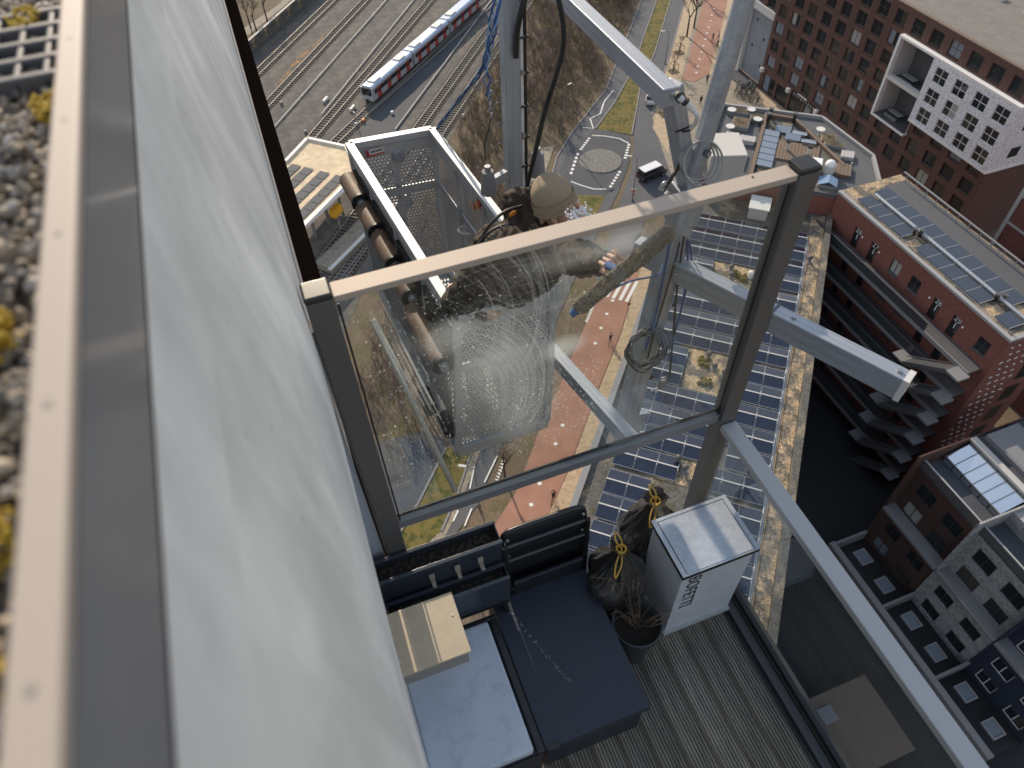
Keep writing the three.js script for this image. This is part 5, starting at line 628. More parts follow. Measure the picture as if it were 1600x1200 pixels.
{ // flowerpot with dry twigs
  const t = thing('flower_pot', 'dark grey flower pot with black soil beside the navy box', 'flower pot', [0.985, 0, -1.12]);
  part('pot', new THREE.LatheGeometry([[0.001, 0.0], [0.085, 0], [0.11, 0.31], [0.124, 0.31], [0.127, 0.35], [0.117, 0.352], [0.112, 0.33], [0.11, 0.29], [0.001, 0.285]].map(V2), 40), mat(0.05, 0.057, 0.066, 0.35), t); part('soil', cyl(0.108, 0.108, 0.015, 28).translate(0, 0.29, 0), Mt.soilBlack, t);
  const w = thing('dry_plant', 'bare dry twigs growing from the dark flower pot', 'plant', [0.985, 0.29, -1.12]), R = mulberry(31), q = (a, b) => a + (b - a) * R(); const gs = []; for (let i = 0; i < 20; i++) { const a = q(0, 6.28), l = q(0.06, 0.15), h = q(0.12, 0.34); gs.push(tube([[q(-0.02, 0.02), 0, q(-0.02, 0.02)], [Math.cos(a) * l * 0.5, h * 0.55, Math.sin(a) * l * 0.5 - 0.02], [Math.cos(a + q(-0.6, 0.6)) * l, h, Math.sin(a) * l - 0.04], [Math.cos(a + q(-1, 1)) * l * 1.25, h * q(0.7, 1.1), Math.sin(a) * l * 1.2 - 0.05]], q(0.0011, 0.0022), 14, 4)); } part('twigs', merge(gs), mat(0.14, 0.1, 0.07, 0.9), w);
}
// tied rubbish bags: gathered pleats towards the knot
function bag(label, x, z, H, Rm, seed) {
  const t = thing('rubbish_bag', label, 'rubbish bag', [x, 0, z]), R = mulberry(seed), ph = R() * 6, NU = 120, NV = 64, pos = [], idx = [];
  for (let j = 0; j <= NV; j++) { const v = j / NV; let r = v < 0.08 ? Rm * (0.75 + 3.1 * v) : v < 0.62 ? Rm : v < 0.93 ? Rm * (1 - 0.86 * sm(0.62, 0.95, v)) : Rm * (0.14 + (v - 0.93) * 3.6); const y = v < 0.93 ? H * v / 0.93 * 0.9 + (v > 0.72 ? H * 0.1 * sm(0.72, 0.93, v) : 0) : H + (v - 0.93) * 0.6;
    for (let i = 0; i <= NU; i++) { const a = i / NU * 6.28318, cu = Math.cos(a), sn = Math.sin(a), pl = sm(0.5, 0.9, v) * 0.085 + 0.01, n = fbm(i % NU / NU, v * 0.5, 12, 4, seed) - 0.5, n2 = fbm(i % NU / NU, v * 0.15, 26, 2, seed + 5) - 0.5; const k = r * (1 + 0.42 * n * (1 - sm(0.8, 0.95, v) * 0.4) + pl * 4.2 * n2 + 0.05 * Math.sin(3 * a + ph + v * 4)); pos.push(cu * k, y + 0.02 * n * (v > 0.1 ? 1 : 0), sn * k); } }
  for (let j = 0; j < NV; j++) for (let i = 0; i < NU; i++) { const a = j * (NU + 1) + i, b = a + NU + 1; idx.push(a, b, a + 1, a + 1, b, b + 1); }
  const g = new THREE.BufferGeometry(); g.setAttribute('position', new THREE.Float32BufferAttribute(pos, 3)); g.setIndex(idx); g.computeVertexNormals(); part('sack', g, mat(0.034, 0.032, 0.03, 0.16, { clearcoat: 0.5, clearcoatRoughness: 0.25, side: THREE.DoubleSide }), t);
  const kn = part('tie', new THREE.TorusGeometry(Rm * 0.16, 0.007, 6, 16).rotateX(1.57).translate(0, H, 0), Mt.yellow, t); const loop = (dx, dz, dy, w) => tube([[0, H, 0], [dx * 0.5 - w, H + dy * 0.6, dz * 0.5], [dx, H + dy, dz], [dx * 0.5 + w, H + dy * 0.5, dz * 0.5 + 0.01], [0, H + 0.005, 0.004]], 0.0034, 40, 5);
  part('drawstring', loop(-0.01, -0.06, 0.07, 0.014), Mt.yellow, kn); part('drawstring', loop(-0.075, 0.1, -0.06, 0.012), Mt.yellow, kn); return t;
}
bag('black rubbish bag with a yellow drawstring in front of the bare pot plant', 0.975, -1.35, 0.71, 0.145, 3);
bag('second black rubbish bag half hidden behind the white cabinet', 1.26, -1.54, 0.68, 0.15, 8);
{ // white cabinet with stencilled lettering
  const t = thing('white_cabinet', 'white metal cabinet lettered BOFETTI with a glossy grey lid', 'cabinet', [1.37, 0, -1.27]), wm = tmat(tex(256, 0.5, (u, v) => mul([206, 212, 220], 0.94 + 0.08 * fbm(u, v, 5, 5, 8))), 0.3);
  part('body', rbl(-0.185, 0.2, 0.03, 0.67, -0.15, 0.145, 0.005), wm, t); part('plinth', rbl(-0.195, 0.208, 0, 0.032, -0.16, 0.158, 0.003), mat(0.4, 0.42, 0.44, 0.4), t);
  part('lid', rbl(-0.2, 0.212, 0.69, 0.718, -0.158, 0.16, 0.003), Mt.blackPlastic, t); part('lid_gap', bl(-0.19, 0.2, 0.672, 0.688, -0.15, 0.15), Mt.dark, t); part('lid_top', rbl(-0.199, 0.211, 0.7185, 0.722, -0.157, 0.159, 0.0012), Mt.lid, t);
  part('lid_panel', rbl(-0.172, 0.182, 0.7225, 0.7245, -0.135, 0.15, 0.0006), Mt.lid, t);
  for (const [a, b, c, d] of [[-0.176, -0.173, -0.14, 0.15], [0.183, 0.186, -0.14, 0.15], [-0.173, 0.183, -0.14, -0.137]]) part('groove', bl(a, b, 0.7222, 0.7232, c, d), Mt.dark, t);
  part('lettering', text('BOFETTI', 0.068, 0.002).rotateZ(-Math.PI / 2), Mt.blackPlastic, t, [-0.11, 0.47, 0.1455]);
}

// ---------------------------------------------------------------- access basket and its steelwork
const galv = Mt.galva;
const K = { A: [0.44, 1.215, -4.46], B: [1.005, 1.215, -4.42], C: [1.16, 1.215, -2.645], D: [0.61, 1.215, -2.63] }, Kb = { A: [0.42, 0.03, -4.4], B: [0.98, 0.03, -4.37], C: [1.14, 0.03, -2.66], D: [0.52, 0.03, -2.65] };
{
  const t = thing('access_basket', 'white aluminium access basket with perforated sides hanging beside the screen', 'access basket');
  const cv = document.createElement('canvas'); cv.width = cv.height = 256; const c = cv.getContext('2d'); c.fillStyle = '#fff'; c.fillRect(0, 0, 256, 256); c.fillStyle = '#000'; for (let j = 0; j < 8; j++) for (let i = 0; i < 8; i++) { c.beginPath(); c.arc(i * 32 + 8 + (j & 1) * 16, j * 32 + 16, 10, 0, 6.3); c.fill(); if (i * 32 + 8 + (j & 1) * 16 > 246) { c.beginPath(); c.arc(i * 32 + 8 + (j & 1) * 16 - 256, j * 32 + 16, 10, 0, 6.3); c.fill(); } }
  const pt = new THREE.CanvasTexture(cv); pt.wrapS = pt.wrapT = THREE.RepeatWrapping; pt.repeat.set(1 / 0.2, 1 / 0.2); const perf = mat(0.5, 0.51, 0.52, 0.4, { metalness: 0.4, alphaMap: pt, transparent: true, side: THREE.DoubleSide });
  const lerp = (a, b, s) => a.map((v, i) => v + (b[i] - v) * s), quad = (a, b, c2, d, m, name) => { const g = new THREE.BufferGeometry(), w = Math.hypot(b[0] - a[0], b[1] - a[1], b[2] - a[2]), h = Math.hypot(d[0] - a[0], d[1] - a[1], d[2] - a[2]); g.setAttribute('position', new THREE.Float32BufferAttribute([...a, ...b, ...c2, ...d], 3)); g.setAttribute('uv', new THREE.Float32BufferAttribute([0, 0, w, 0, w, h, 0, h], 2)); g.setIndex([0, 1, 2, 0, 2, 3]); g.computeVertexNormals(); return part(name, g, m, t); };
  const order = ['A', 'B', 'C', 'D'];
  for (let i = 0; i < 4; i++) { const p = order[i], q = order[(i + 1) % 4], a = K[p], b = K[q], a2 = Kb[p], b2 = Kb[q];
    part('top_rim', bar(a, b, 0.055, 0.045, 0.004), Mt.alu, t); part('bottom_rim', bar(a2, b2, 0.045, 0.09, 0.004), Mt.alu, t); part('mid_rail', bar(lerp(a, a2, 0.34), lerp(b, b2, 0.34), 0.012, 0.06), Mt.alu, t); part('upper_band', bar(lerp(a, a2, 0.055), lerp(b, b2, 0.055), 0.01, 0.11), Mt.alu, t); part('corner_post', bar(lerp(a, a2, 0.02), lerp(a, a2, 0.98), 0.04, 0.04, 0.004), Mt.alu, t);
    quad(lerp(a, a2, 0.98), lerp(b, b2, 0.98), lerp(b, b2, 0.05), lerp(a, a2, 0.05), perf, 'perforated_panel');
    const n = i % 2 ? 3 : 1; for (let k = 1; k <= n; k++) { const s = k / (n + 1), u0 = lerp(a, b, s), l0 = lerp(a2, b2, s); part('seam_strip', bar(lerp(u0, l0, 0.04), lerp(u0, l0, 0.97), 0.05, 0.012), Mt.alu, t); for (const f of [0.3, 0.38, 0.55, 0.75, 0.9]) part('bolt', cyl(0.008, 0.008, 0.05, 8).rotateX(1.57), Mt.steel, t, lerp(u0, l0, f)); } }
  part('floor', prism([Kb.A, Kb.B, Kb.C, Kb.D].map(p => [p[0], p[2]]), 0.0, 0.03), Mt.alu, t);
  { const m = lerp(K.A, K.B, 0.28), s = part('warning_plate', bl(-0.06, 0.06, -0.02, 0.02, 0, 0.004), Mt.offWhite, t, [m[0], 1.15, m[2] + 0.018], [0, 0.07, 0]); part('red_edge', bl(-0.062, 0.062, -0.03, -0.02, 0, 0.004), Mt.redPlastic, s); part('red_edge', bl(-0.062, -0.045, -0.02, 0.02, 0.0042, 0.006), Mt.redPlastic, s); for (let i = 0; i < 5; i++) part('print_line', bl(-0.03 + i * 0.016, -0.02 + i * 0.016, -0.006, 0.008, 0.0042, 0.005), Mt.dark, s); }
  { const m = lerp(K.B, K.C, 0.45); for (let i = 0; i < 4; i++) part('label_stripe', bl(-0.002, 0.002, -0.02, 0.02, -0.05, 0.05), i & 1 ? Mt.yellow : Mt.redPlastic, t, [m[0] - 0.012, 1.14 - i * 0.045, m[2] - i * 0.06], [0, -0.09, 0]); }
  { const m = lerp(K.A, K.B, 0.55); part('corner_bracket', cyl(0.04, 0.055, 0.03, 6).rotateX(1.57), galv, t, [m[0], 1.08, m[2] + 0.02]); const h = lerp(K.B, K.C, 0.3); part('door_handle', tube([[h[0] - 0.02, 0.78, h[2]], [h[0] - 0.07, 0.79, h[2] + 0.02], [h[0] - 0.075, 0.8, h[2] + 0.09], [h[0] - 0.02, 0.8, h[2] + 0.12]], 0.008, 20, 6), Mt.offWhite, t); }
  // bumper rollers along the wall side
  const rollM = tmat(tex(256, 0.3, (u, v) => mul([112, 92, 76], 0.72 + 0.5 * fbm(u, v, 6, 5, 12))), 0.6);
  for (const [s0, s1, off, y] of [[0.05, 0.2, 0.075, 1.02], [0.215, 0.36, 0.07, 0.98], [0.375, 0.53, 0.07, 0.95], [0.545, 0.69, 0.075, 0.92], [0.72, 0.98, 0.1, 0.86]]) { const a = lerp(K.A, K.D, s0), b = lerp(K.A, K.D, s1); const r = part('bumper_roller', rod([a[0] - off, y, a[2]], [b[0] - off, y, b[2]], 0.062, 0.062, 18), rollM, t); part('end_cap', rod([b[0] - off, y, b[2]], [b[0] - off, y, b[2] + 0.02], 0.066, 0.066, 18), Mt.dark, r); part('hub', rod([b[0] - off, y, b[2] + 0.02], [b[0] - off, y, b[2] + 0.05], 0.03, 0.025, 12), galv, r); }
  part('roller_backing', bar([K.A[0] - 0.012, 0.95, K.A[2] + 0.08], [K.D[0] - 0.03, 0.95, K.D[2] - 0.05], 0.02, 0.26), Mt.dark, t);
  const sp = part('side_guard', bar([K.A[0] - 0.04, 0.52, K.A[2] + 0.2], [K.D[0] - 0.08, 0.52, K.D[2] - 0.1], 0.015, 0.5), mat(0.16, 0.165, 0.17, 0.6), t);
  for (const [p, r, l] of [[[0.5, 0.2, -2.75], 0.05, 0.16], [[0.42, 0.3, -2.9], 0.045, 0.2]]) part('lower_roller', cyl(r, r, l, 14).rotateX(1.4), Mt.dark, t, p);
}
{ // hose pipe below the basket, pale rod leading down to the left
  solo('brush_pole', 'long pale telescopic pole hanging below the basket behind the glass', 'pole', rod([0.208, 1.094, -2.9], [0.384, 0.293, -2.2], 0.022, 0.016, 10), mat(0.46, 0.42, 0.36, 0.4), null);
}
const ropeM = Mt.rope;
{ // upright galvanised post with cables and blue ropes
  const t = thing('galvanised_post', 'upright square galvanised post beside the basket with cables strapped on', 'post'); const x0 = 1.1, z = -3.18;
  part('tube', rbl(1.1, 1.176, -0.2, 3.6, z - 0.038, z + 0.038, 0.006), galv, t); part('cable_strip', rbl(1.183, 1.2, 0.3, 3.6, z - 0.02, z + 0.02, 0.003), Mt.offWhite, t); part('black_cable', rod([1.213, 0.4, z + 0.005], [1.213, 3.6, z + 0.005], 0.009, 0.009, 8), Mt.cable, t);
  for (let i = 0; i < 12; i++) part('cable_tie', rbl(1.178, 1.226, 1.3 + i * 0.17, 1.308 + i * 0.17, z - 0.025, z + 0.03, 0.002), Mt.cable, t); for (let i = 0; i < 5; i++) part('clamp', cyl(0.012, 0.012, 0.02, 8).rotateX(1.57), Mt.steel, t, [1.192, 1.5 + i * 0.33, z + 0.025]);
  part('bracket', bar([1.0, 1.62, z + 0.06], [1.09, 1.62, z + 0.02], 0.03, 0.05), galv, t); for (const [x, y] of [[0.98, 1.62], [1.26, 1.66]]) { const c = part('float_switch', cyl(0.032, 0.045, 0.13, 12), Mt.midGrey, t, [x, y, z + 0.05]); part('nut', cyl(0.018, 0.018, 0.03, 6), Mt.steel, c, [0, 0.08, 0]); }
  for (let i = 0; i < 6; i++) part('wire_end', tube([[1.09, 2.35 - i * 0.11, z + 0.02], [1.05, 2.38 - i * 0.11, z + 0.05], [1.02, 2.35 - i * 0.11, z + 0.04]], 0.0022, 10, 4), Mt.steel, t); part('bolt', cyl(0.012, 0.012, 0.01, 6).rotateX(1.57), Mt.dark, t, [1.14, 1.35, z + 0.05]);
  const braid = (pts, n, name, label, r = 0.006) => { const cr = new THREE.CatmullRomCurve3(pts.map(p => new THREE.Vector3(...p))), P = thing(name, label, 'rope'); for (let k = 0; k < n; k++) { const q = []; for (let i = 0; i <= 60; i++) { const s = i / 60, p = cr.getPoint(s), a = s * 20 + k * 6.28 / n, w = 0.016 * Math.sin(Math.min(1, s * 6) * Math.min(1, (1 - s) * 8) * 1.57) * (0.6 + 0.4 * Math.sin(s * 31 + k)); q.push([p.x + Math.cos(a) * w, p.y + Math.sin(a) * w, p.z + Math.sin(a) * w]); } part('strand', tube(q, r * (k ? 0.8 : 1), 160, 5), k % 2 ? Mt.ropeLight : ropeM, P); } return P; };
  braid([[1.078, 2.554, -3.1], [1.009, 2.397, -3.05], [1.031, 2.135, -3.3], [1.091, 1.697, -3.9], [1.049, 1.333, -4.3], [1.023, 1.194, -4.43]], 4, 'blue_rope', 'bundle of knotted blue ropes from the post to the basket corner');
  braid([[1.038, 2.579, -3.05], [1.003, 2.453, -3.05], [0.979, 2.288, -3.05], [0.982, 2.167, -3.05], [0.982, 2.12, -3.05]], 2, 'blue_rope', 'short blue rope hanging left of the post with steel clips', 0.005);
  const wrap = thing('blue_rope', 'blue rope tied in loops round the top of the post', 'rope'); for (let i = 0; i < 5; i++) { const y = 3.02 + i * 0.05, q = []; for (let k = 0; k < 14; k++) { const a = k / 14 * 6.28; q.push([1.15 + Math.cos(a) * 0.095, y + 0.05 * Math.sin(a * 2 + i), z + Math.sin(a) * 0.085]); } part('turn', tube(q, 0.0065, 60, 5, true), i & 1 ? Mt.ropeLight : ropeM, wrap); } part('tail', tube([[1.24, 2.82, z + 0.09], [1.15, 2.78, z + 0.11], [1.07, 2.86, z + 0.1], [1.05, 3.0, z + 0.09]], 0.0065, 40, 5), ropeM, wrap);
  const cb = thing('carabiner', 'chain of steel carabiners hanging left of the post', 'carabiner'); for (let i = 0; i < 4; i++) { const p = [[0.985, 2.11, -3.05], [0.987, 2.084, -3.05], [0.989, 2.058, -3.05], [0.991, 2.031, -3.05]][i]; part('link', new THREE.TorusGeometry(0.014, 0.0035, 6, 14).scale(0.7, 1.3, 1), Mt.steel, cb, p, [0, i & 1 ? 1.2 : 0.2, 0.2]); } part('wire', tube([[0.987, 2.025, -3.05], [0.975, 1.974, -3.05], [0.95, 1.889, -3.06], [0.958, 1.785, -3.08]], 0.003, 20, 5), Mt.cable, cb);
  solo('hose', 'thick black hose curving down behind the worker', 'hose', tube([[1.252, 2.603, -2.9], [1.282, 2.49, -2.9], [1.297, 2.37, -2.92], [1.276, 2.215, -2.95], [1.248, 2.04, -3], [1.202, 1.845, -3], [1.151, 1.633, -3], [1.128, 1.479, -3]], 0.0125, 80, 8), mat(0.02, 0.019, 0.018, 0.35));
  solo('hose', 'black cable running down beside the post from the top edge', 'hose', tube([[1.193, 2.536, -3.1], [1.168, 2.46, -3.1], [1.156, 2.37, -3.12], [1.147, 2.255, -3.12]], 0.014, 40, 8), Mt.cable);
}
{ // overhead arm and slanted strut
  const t = thing('overhead_arm', 'galvanised square arm from the top edge ending in a slanted strut', 'steel arm');
  part('arm', rbl(1.445, 1.512, 2.355, 2.434, -6.2, -2.29, 0.005), galv, t);
  part('strut', bar([1.497, 2.425, -2.325], [1.77, 1.72, -2.42], 0.07, 0.07, 0.006), galv, t);
  const sl = part('cable_sleeve', rod([1.462, 2.445, -2.2], [1.518, 2.392, -2.18], 0.013, 0.013, 12), Mt.offWhite, t); part('cable', tube([[1.518, 2.392, -2.18], [1.532, 2.373, -2.17], [1.554, 2.32, -2.2], [1.565, 2.274, -2.24]], 0.009, 24, 8), Mt.offWhite, sl); part('gland', rod([1.482, 2.427, -2.24], [1.465, 2.442, -2.2], 0.02, 0.02, 12), Mt.dark, sl); part('tie', rod([1.474, 2.437, -2.185], [1.482, 2.429, -2.183], 0.0165, 0.0165, 12), Mt.cable, sl);
  part('strap', tube([[1.536, 2.231, -2.3], [1.551, 2.256, -2.27], [1.583, 2.271, -2.26], [1.58, 2.254, -2.26], [1.547, 2.245, -2.27]], 0.005, 30, 6), Mt.cable, t);
}
{ // round mast, arms and fittings
  const t = thing('mast', 'galvanised mast leaning up to the top right behind the screen', 'mast'), z = -2.36;
  part('pole', rod([1.705, 1.942, -2.36], [1.793, 2.78, -2.36], 0.042, 0.04, 24), galv, t); part('column', bar([1.711, 1.722, -2.4], [1.574, 0.067, -2.4], 0.11, 0.1, 0.008), galv, t); part('joint_plate', bar([1.717, 1.866, -2.385], [1.706, 1.667, -2.4], 0.13, 0.13, 0.01), galv, t);
  { const p = [1.719, 2.081, -2.31]; const b = part('pivot_bolt', cyl(0.017, 0.017, 0.02, 12).rotateX(1.4), Mt.darkGrey, t, p); part('nut', cyl(0.01, 0.01, 0.03, 6).rotateX(1.4), Mt.steel, b); }
  part('foot_plate', bar([1.666, 0.155, -2.42], [1.604, -0.13, -2.42], 0.16, 0.04), galv, t);
  const e = thing('outrigger_arm', 'long galvanised arm pointing past the right post with a scuffed end', 'steel arm'); part('beam', bar([1.60, 1.395, -2.58], [2.245, 1.395, -1.31], 0.075, 0.125, 0.006), galv, e); part('end_plate', bar([2.24, 1.395, -1.32], [2.252, 1.395, -1.297], 0.08, 0.13), Mt.offWhite, e); for (const s of [0.62, 0.97]) part('bolt', cyl(0.012, 0.012, 0.012, 10), Mt.steel, e, [1.6 + 0.645 * s, 1.462, -2.58 + 1.27 * s]); part('clamp', bar([1.955, 1.395, -1.882], [1.96, 1.395, -1.872], 0.083, 0.135), Mt.darkGrey, e); part('rubber_foot', cyl(0.03, 0.03, 0.04, 12), Mt.dark, e, [1.905, 1.315, -1.98]);
  const f = thing('lower_arm', 'short galvanised arm running from the basket to the foot of the mast', 'steel arm'); part('beam', bar([1.235, 0.4, -3.1], [1.43, 0.4, -2.08], 0.075, 0.11, 0.006), galv, f); part('end_plate', bar([1.43, 0.4, -2.08], [1.4325, 0.4, -2.068], 0.08, 0.115), Mt.alu, f);
  const b = thing('control_box', 'pale grey steel control box on the mast', 'control box', [2.046, 1.786, -2.62], -0.35); part('housing', rb(0.17, 0.15, 0.2, 0.006), mat(0.42, 0.41, 0.39, 0.45), b); part('lid', rb(0.176, 0.012, 0.206, 0.004).translate(0, 0.083, 0), mat(0.55, 0.53, 0.49, 0.45), b); part('gland', cyl(0.012, 0.012, 0.03, 8).translate(0.03, -0.09, 0.05), Mt.dark, b); part('mounting', bar([-0.2, 0, 0], [-0.08, 0, 0], 0.04, 0.06), galv, b);
  const co = thing('cable_coil', 'grey steel cable coiled round the mast above the rail', 'cable'); const cc = [1.669, 2.068, -2.3]; for (let i = 0; i < 3; i++) { const q = []; for (let k = 0; k < 28; k++) { const a = k / 28 * 6.283, r = 0.085 + i * 0.006; q.push([cc[0] + Math.cos(a) * r * 0.98 + i * 0.008, cc[1] + Math.sin(a) * r * 0.8 - i * 0.004, cc[2] + Math.sin(a) * r * -0.55 + 0.012 * i]); } part('turn', tube(q, 0.0055, 90, 6, true), mat(0.3, 0.29, 0.27, 0.4, { metalness: 0.5 }), co); }
  const c2 = thing('cable_coil', 'tangled coil of grey cable hanging on the lower mast behind the glass', 'cable'); const d2 = [1.582, 0.912, -2.3]; for (let i = 0; i < 9; i++) { const q = [], ox = rr(-0.02, 0.02), oy = rr(-0.02, 0.02), r0 = rr(0.09, 0.125); for (let k = 0; k < 24; k++) { const a = k / 24 * 6.283, r = r0 * (1 + 0.06 * Math.sin(3 * a + i)); q.push([d2[0] + ox + Math.cos(a) * r * 1.1, d2[1] + oy + Math.sin(a) * r * 0.95, d2[2] + rr(-0.012, 0.012) - Math.sin(a) * r * 0.3]); } part('turn', tube(q, 0.004, 80, 5, true), i % 3 ? mat(0.14, 0.14, 0.14, 0.5) : Mt.cable, c2); }
  const rl = thing('cable_bundle', 'black and blue cables running down the mast behind the glass', 'cable'); for (const [pts, r, m] of [[[[1.696, 1.625, -2.33], [1.725, 1.277, -2.34], [1.752, 0.944, -2.33], [1.791, 0.546, -2.33]], 0.006, Mt.cable], [[[1.732, 1.587, -2.34], [1.773, 1.305, -2.34], [1.768, 1.037, -2.33], [1.744, 0.817, -2.33]], 0.006, ropeM], [[[1.623, 1.647, -2.33], [1.621, 1.365, -2.33], [1.61, 1.047, -2.33], [1.586, 0.88, -2.33]], 0.007, ropeM], [[[1.681, 1.591, -2.33], [1.654, 1.265, -2.33], [1.626, 0.992, -2.33], [1.614, 0.789, -2.33]], 0.005, Mt.cable], [[[1.747, 1.563, -2.34], [1.779, 1.432, -2.34], [1.782, 1.166, -2.34], [1.751, 0.935, -2.34], [1.682, 0.858, -2.34]], 0.005, ropeM]]) part('cable', tube(pts, r, 40, 6), m, rl);
  for (const p of [[1.714, 1.185, -2.32], [1.736, 0.959, -2.32], [1.765, 0.508, -2.32], [1.657, 0.614, -2.32]]) part('shackle', new THREE.TorusGeometry(0.016, 0.005, 6, 12), Mt.dark, rl, p, [0.3, rr(0, 3), 0]);
  const hk = thing('hook_block', 'steel hook and shackle on a dark sling left of the mast', 'hook'); part('hook', tube([[1.572, 1.878, -2.4], [1.587, 1.908, -2.4], [1.616, 1.89, -2.4], [1.624, 1.86, -2.4], [1.603, 1.841, -2.4]], 0.012, 30, 8), Mt.steel, hk); part('sling', tube([[1.596, 1.888, -2.4], [1.603, 1.939, -2.38], [1.61, 1.989, -2.36], [1.609, 2.04, -2.34]], 0.008, 20, 6), mat(0.05, 0.045, 0.03, 0.8), hk); part('shackle', new THREE.TorusGeometry(0.02, 0.006, 6, 14), Mt.darkGrey, hk, [1.609, 1.971, -2.37], [0.4, 0.5, 0]);
  const pl = thing('padlock', 'white and grey padlock tag hanging under the lower cable coil', 'padlock', [1.727, 0.547, -2.3]); part('body', rb(0.05, 0.07, 0.02, 0.006), Mt.midGrey, pl); part('shackle', new THREE.TorusGeometry(0.02, 0.005, 6, 14).translate(0, 0.04, 0), Mt.steel, pl); part('tag', rb(0.05, 0.02, 0.006, 0.002).translate(-0.05, -0.03, 0), Mt.offWhite, pl);
}
{ // washer sleeve pressed on the outer face of the glass
  const a = [0.851, 2.004, -1.712], b = [1.189, 2.25, -1.712], t = thing('window_washer', 'fluffy beige window washing sleeve held against the glass', 'window washer');
  const L = Math.hypot(b[0] - a[0], b[1] - a[1], b[2] - a[2]), g = new THREE.CapsuleGeometry(0.03, L - 0.03, 10, 40, 60), p = g.attributes.position, u = g.attributes.uv; for (let i = 0; i < p.count; i++) { const x = p.getX(i), y = p.getY(i), z = p.getZ(i), n = 1 + 0.34 * (hash(Math.round((Math.atan2(z, x) + 3.2) * 12), Math.round(y * 260), 4) - 0.5) + 0.25 * (fbm((y + 1) * 0.5, (Math.atan2(z, x) + 3.2) / 6.4, 24, 3, 6) - 0.5); p.setXYZ(i, x * n, y, z * n * 0.95); u.setXY(i, Math.atan2(z, x) * 0.03, y); } g.computeVertexNormals();
  const d = new THREE.Vector3(b[0] - a[0], b[1] - a[1], b[2] - a[2]).normalize(); g.applyQuaternion(new THREE.Quaternion().setFromUnitVectors(new THREE.Vector3(0, 1, 0), d)); part('sleeve', g, Mt.plush, t, [(a[0] + b[0]) / 2, (a[1] + b[1]) / 2, (a[2] + b[2]) / 2 - 0.002]);
  part('handle', rod([1.017, 2.108, -1.735], [1.045, 2.005, -1.9], 0.016, 0.016, 10), Mt.rope, t); part('end_cap', rod(a, [a[0] - d.x * 0.035, a[1] - d.y * 0.035, a[2]], 0.018, 0.014, 10), Mt.rope, t);
  solo('blue_rope', 'blue cord stretched from the washing sleeve to the mast', 'rope', tube([[1.005, 2.005, -1.76], [1.215, 1.822, -1.95], [1.405, 1.658, -2.1], [1.545, 1.518, -2.25], [1.585, 1.517, -2.3]], 0.0045, 40, 6), ropeM);
}
// red bucket inside the basket
{ const p = [0.636, 1.209, -2.8], t = thing('red_bucket', 'red bucket hooked inside the basket near the worker', 'bucket', [p[0] + 0.07, p[1] - 0.2, p[2] - 0.02]); part('pail', new THREE.LatheGeometry([[0.001, 0], [0.075, 0], [0.1, 0.17], [0.106, 0.17], [0.104, 0.18], [0.095, 0.176], [0.07, 0.01], [0.001, 0.008]].map(V2), 28), Mt.redPlastic, t); part('handle', new THREE.TorusGeometry(0.1, 0.004, 6, 20, 3.14).translate(0, 0.17, 0), Mt.steel, t); }

// ---------------------------------------------------------------- people
// distance field -> continuous surface
function sdfGeo(min, size, res, fn) {
  const mc = new MarchingCubes(res, new THREE.MeshBasicMaterial(), false, false, 240000), h = res / 2; mc.isolation = 0;
  const P = k => k / res * size; for (let z = 0; z < res; z++) for (let y = 0; y < res; y++) for (let x = 0; x < res; x++) mc.field[z * res * res + y * res + x] = -fn(min[0] + P(x), min[1] + P(y), min[2] + P(z));
  mc.update(); const n = mc.count, src = mc.positionArray, ids = new Map(), pos = [], idx = [];
  for (let i = 0; i < n; i++) { const a = (src[i * 3] * h + h) / res * size + min[0], b = (src[i * 3 + 1] * h + h) / res * size + min[1], c = (src[i * 3 + 2] * h + h) / res * size + min[2], key = `${Math.round(a * 2e4)},${Math.round(b * 2e4)},${Math.round(c * 2e4)}`; let id = ids.get(key); if (id === undefined) { id = pos.length / 3; ids.set(key, id); pos.push(a, b, c); } idx.push(id); }
  const g = new THREE.BufferGeometry(); g.setAttribute('position', new THREE.Float32BufferAttribute(pos, 3)); const u = []; for (let i = 0; i < pos.length; i += 3) u.push(pos[i] + pos[i + 2] * 0.7, pos[i + 1]); g.setAttribute('uv', new THREE.Float32BufferAttribute(u, 2)); g.setIndex(idx); g.computeVertexNormals(); return g;
}
const smin = (a, b, k) => { const h = Math.max(0, Math.min(1, 0.5 + 0.5 * (b - a) / k)); return b + (a - b) * h - k * h * (1 - h); };
function caps(list, k) { return (x, y, z) => { let d = 9; for (const [a, b, r0, r1] of list) { const ux = b[0] - a[0], uy = b[1] - a[1], uz = b[2] - a[2], vx = x - a[0], vy = y - a[1], vz = z - a[2], t = Math.max(0, Math.min(1, (vx * ux + vy * uy + vz * uz) / (ux * ux + uy * uy + uz * uz + 1e-9))); const q = Math.hypot(vx - ux * t, vy - uy * t, vz - uz * t) - (r0 + (r1 - r0) * t); d = d > 8 ? q : smin(d, q, k); } return d; }; }
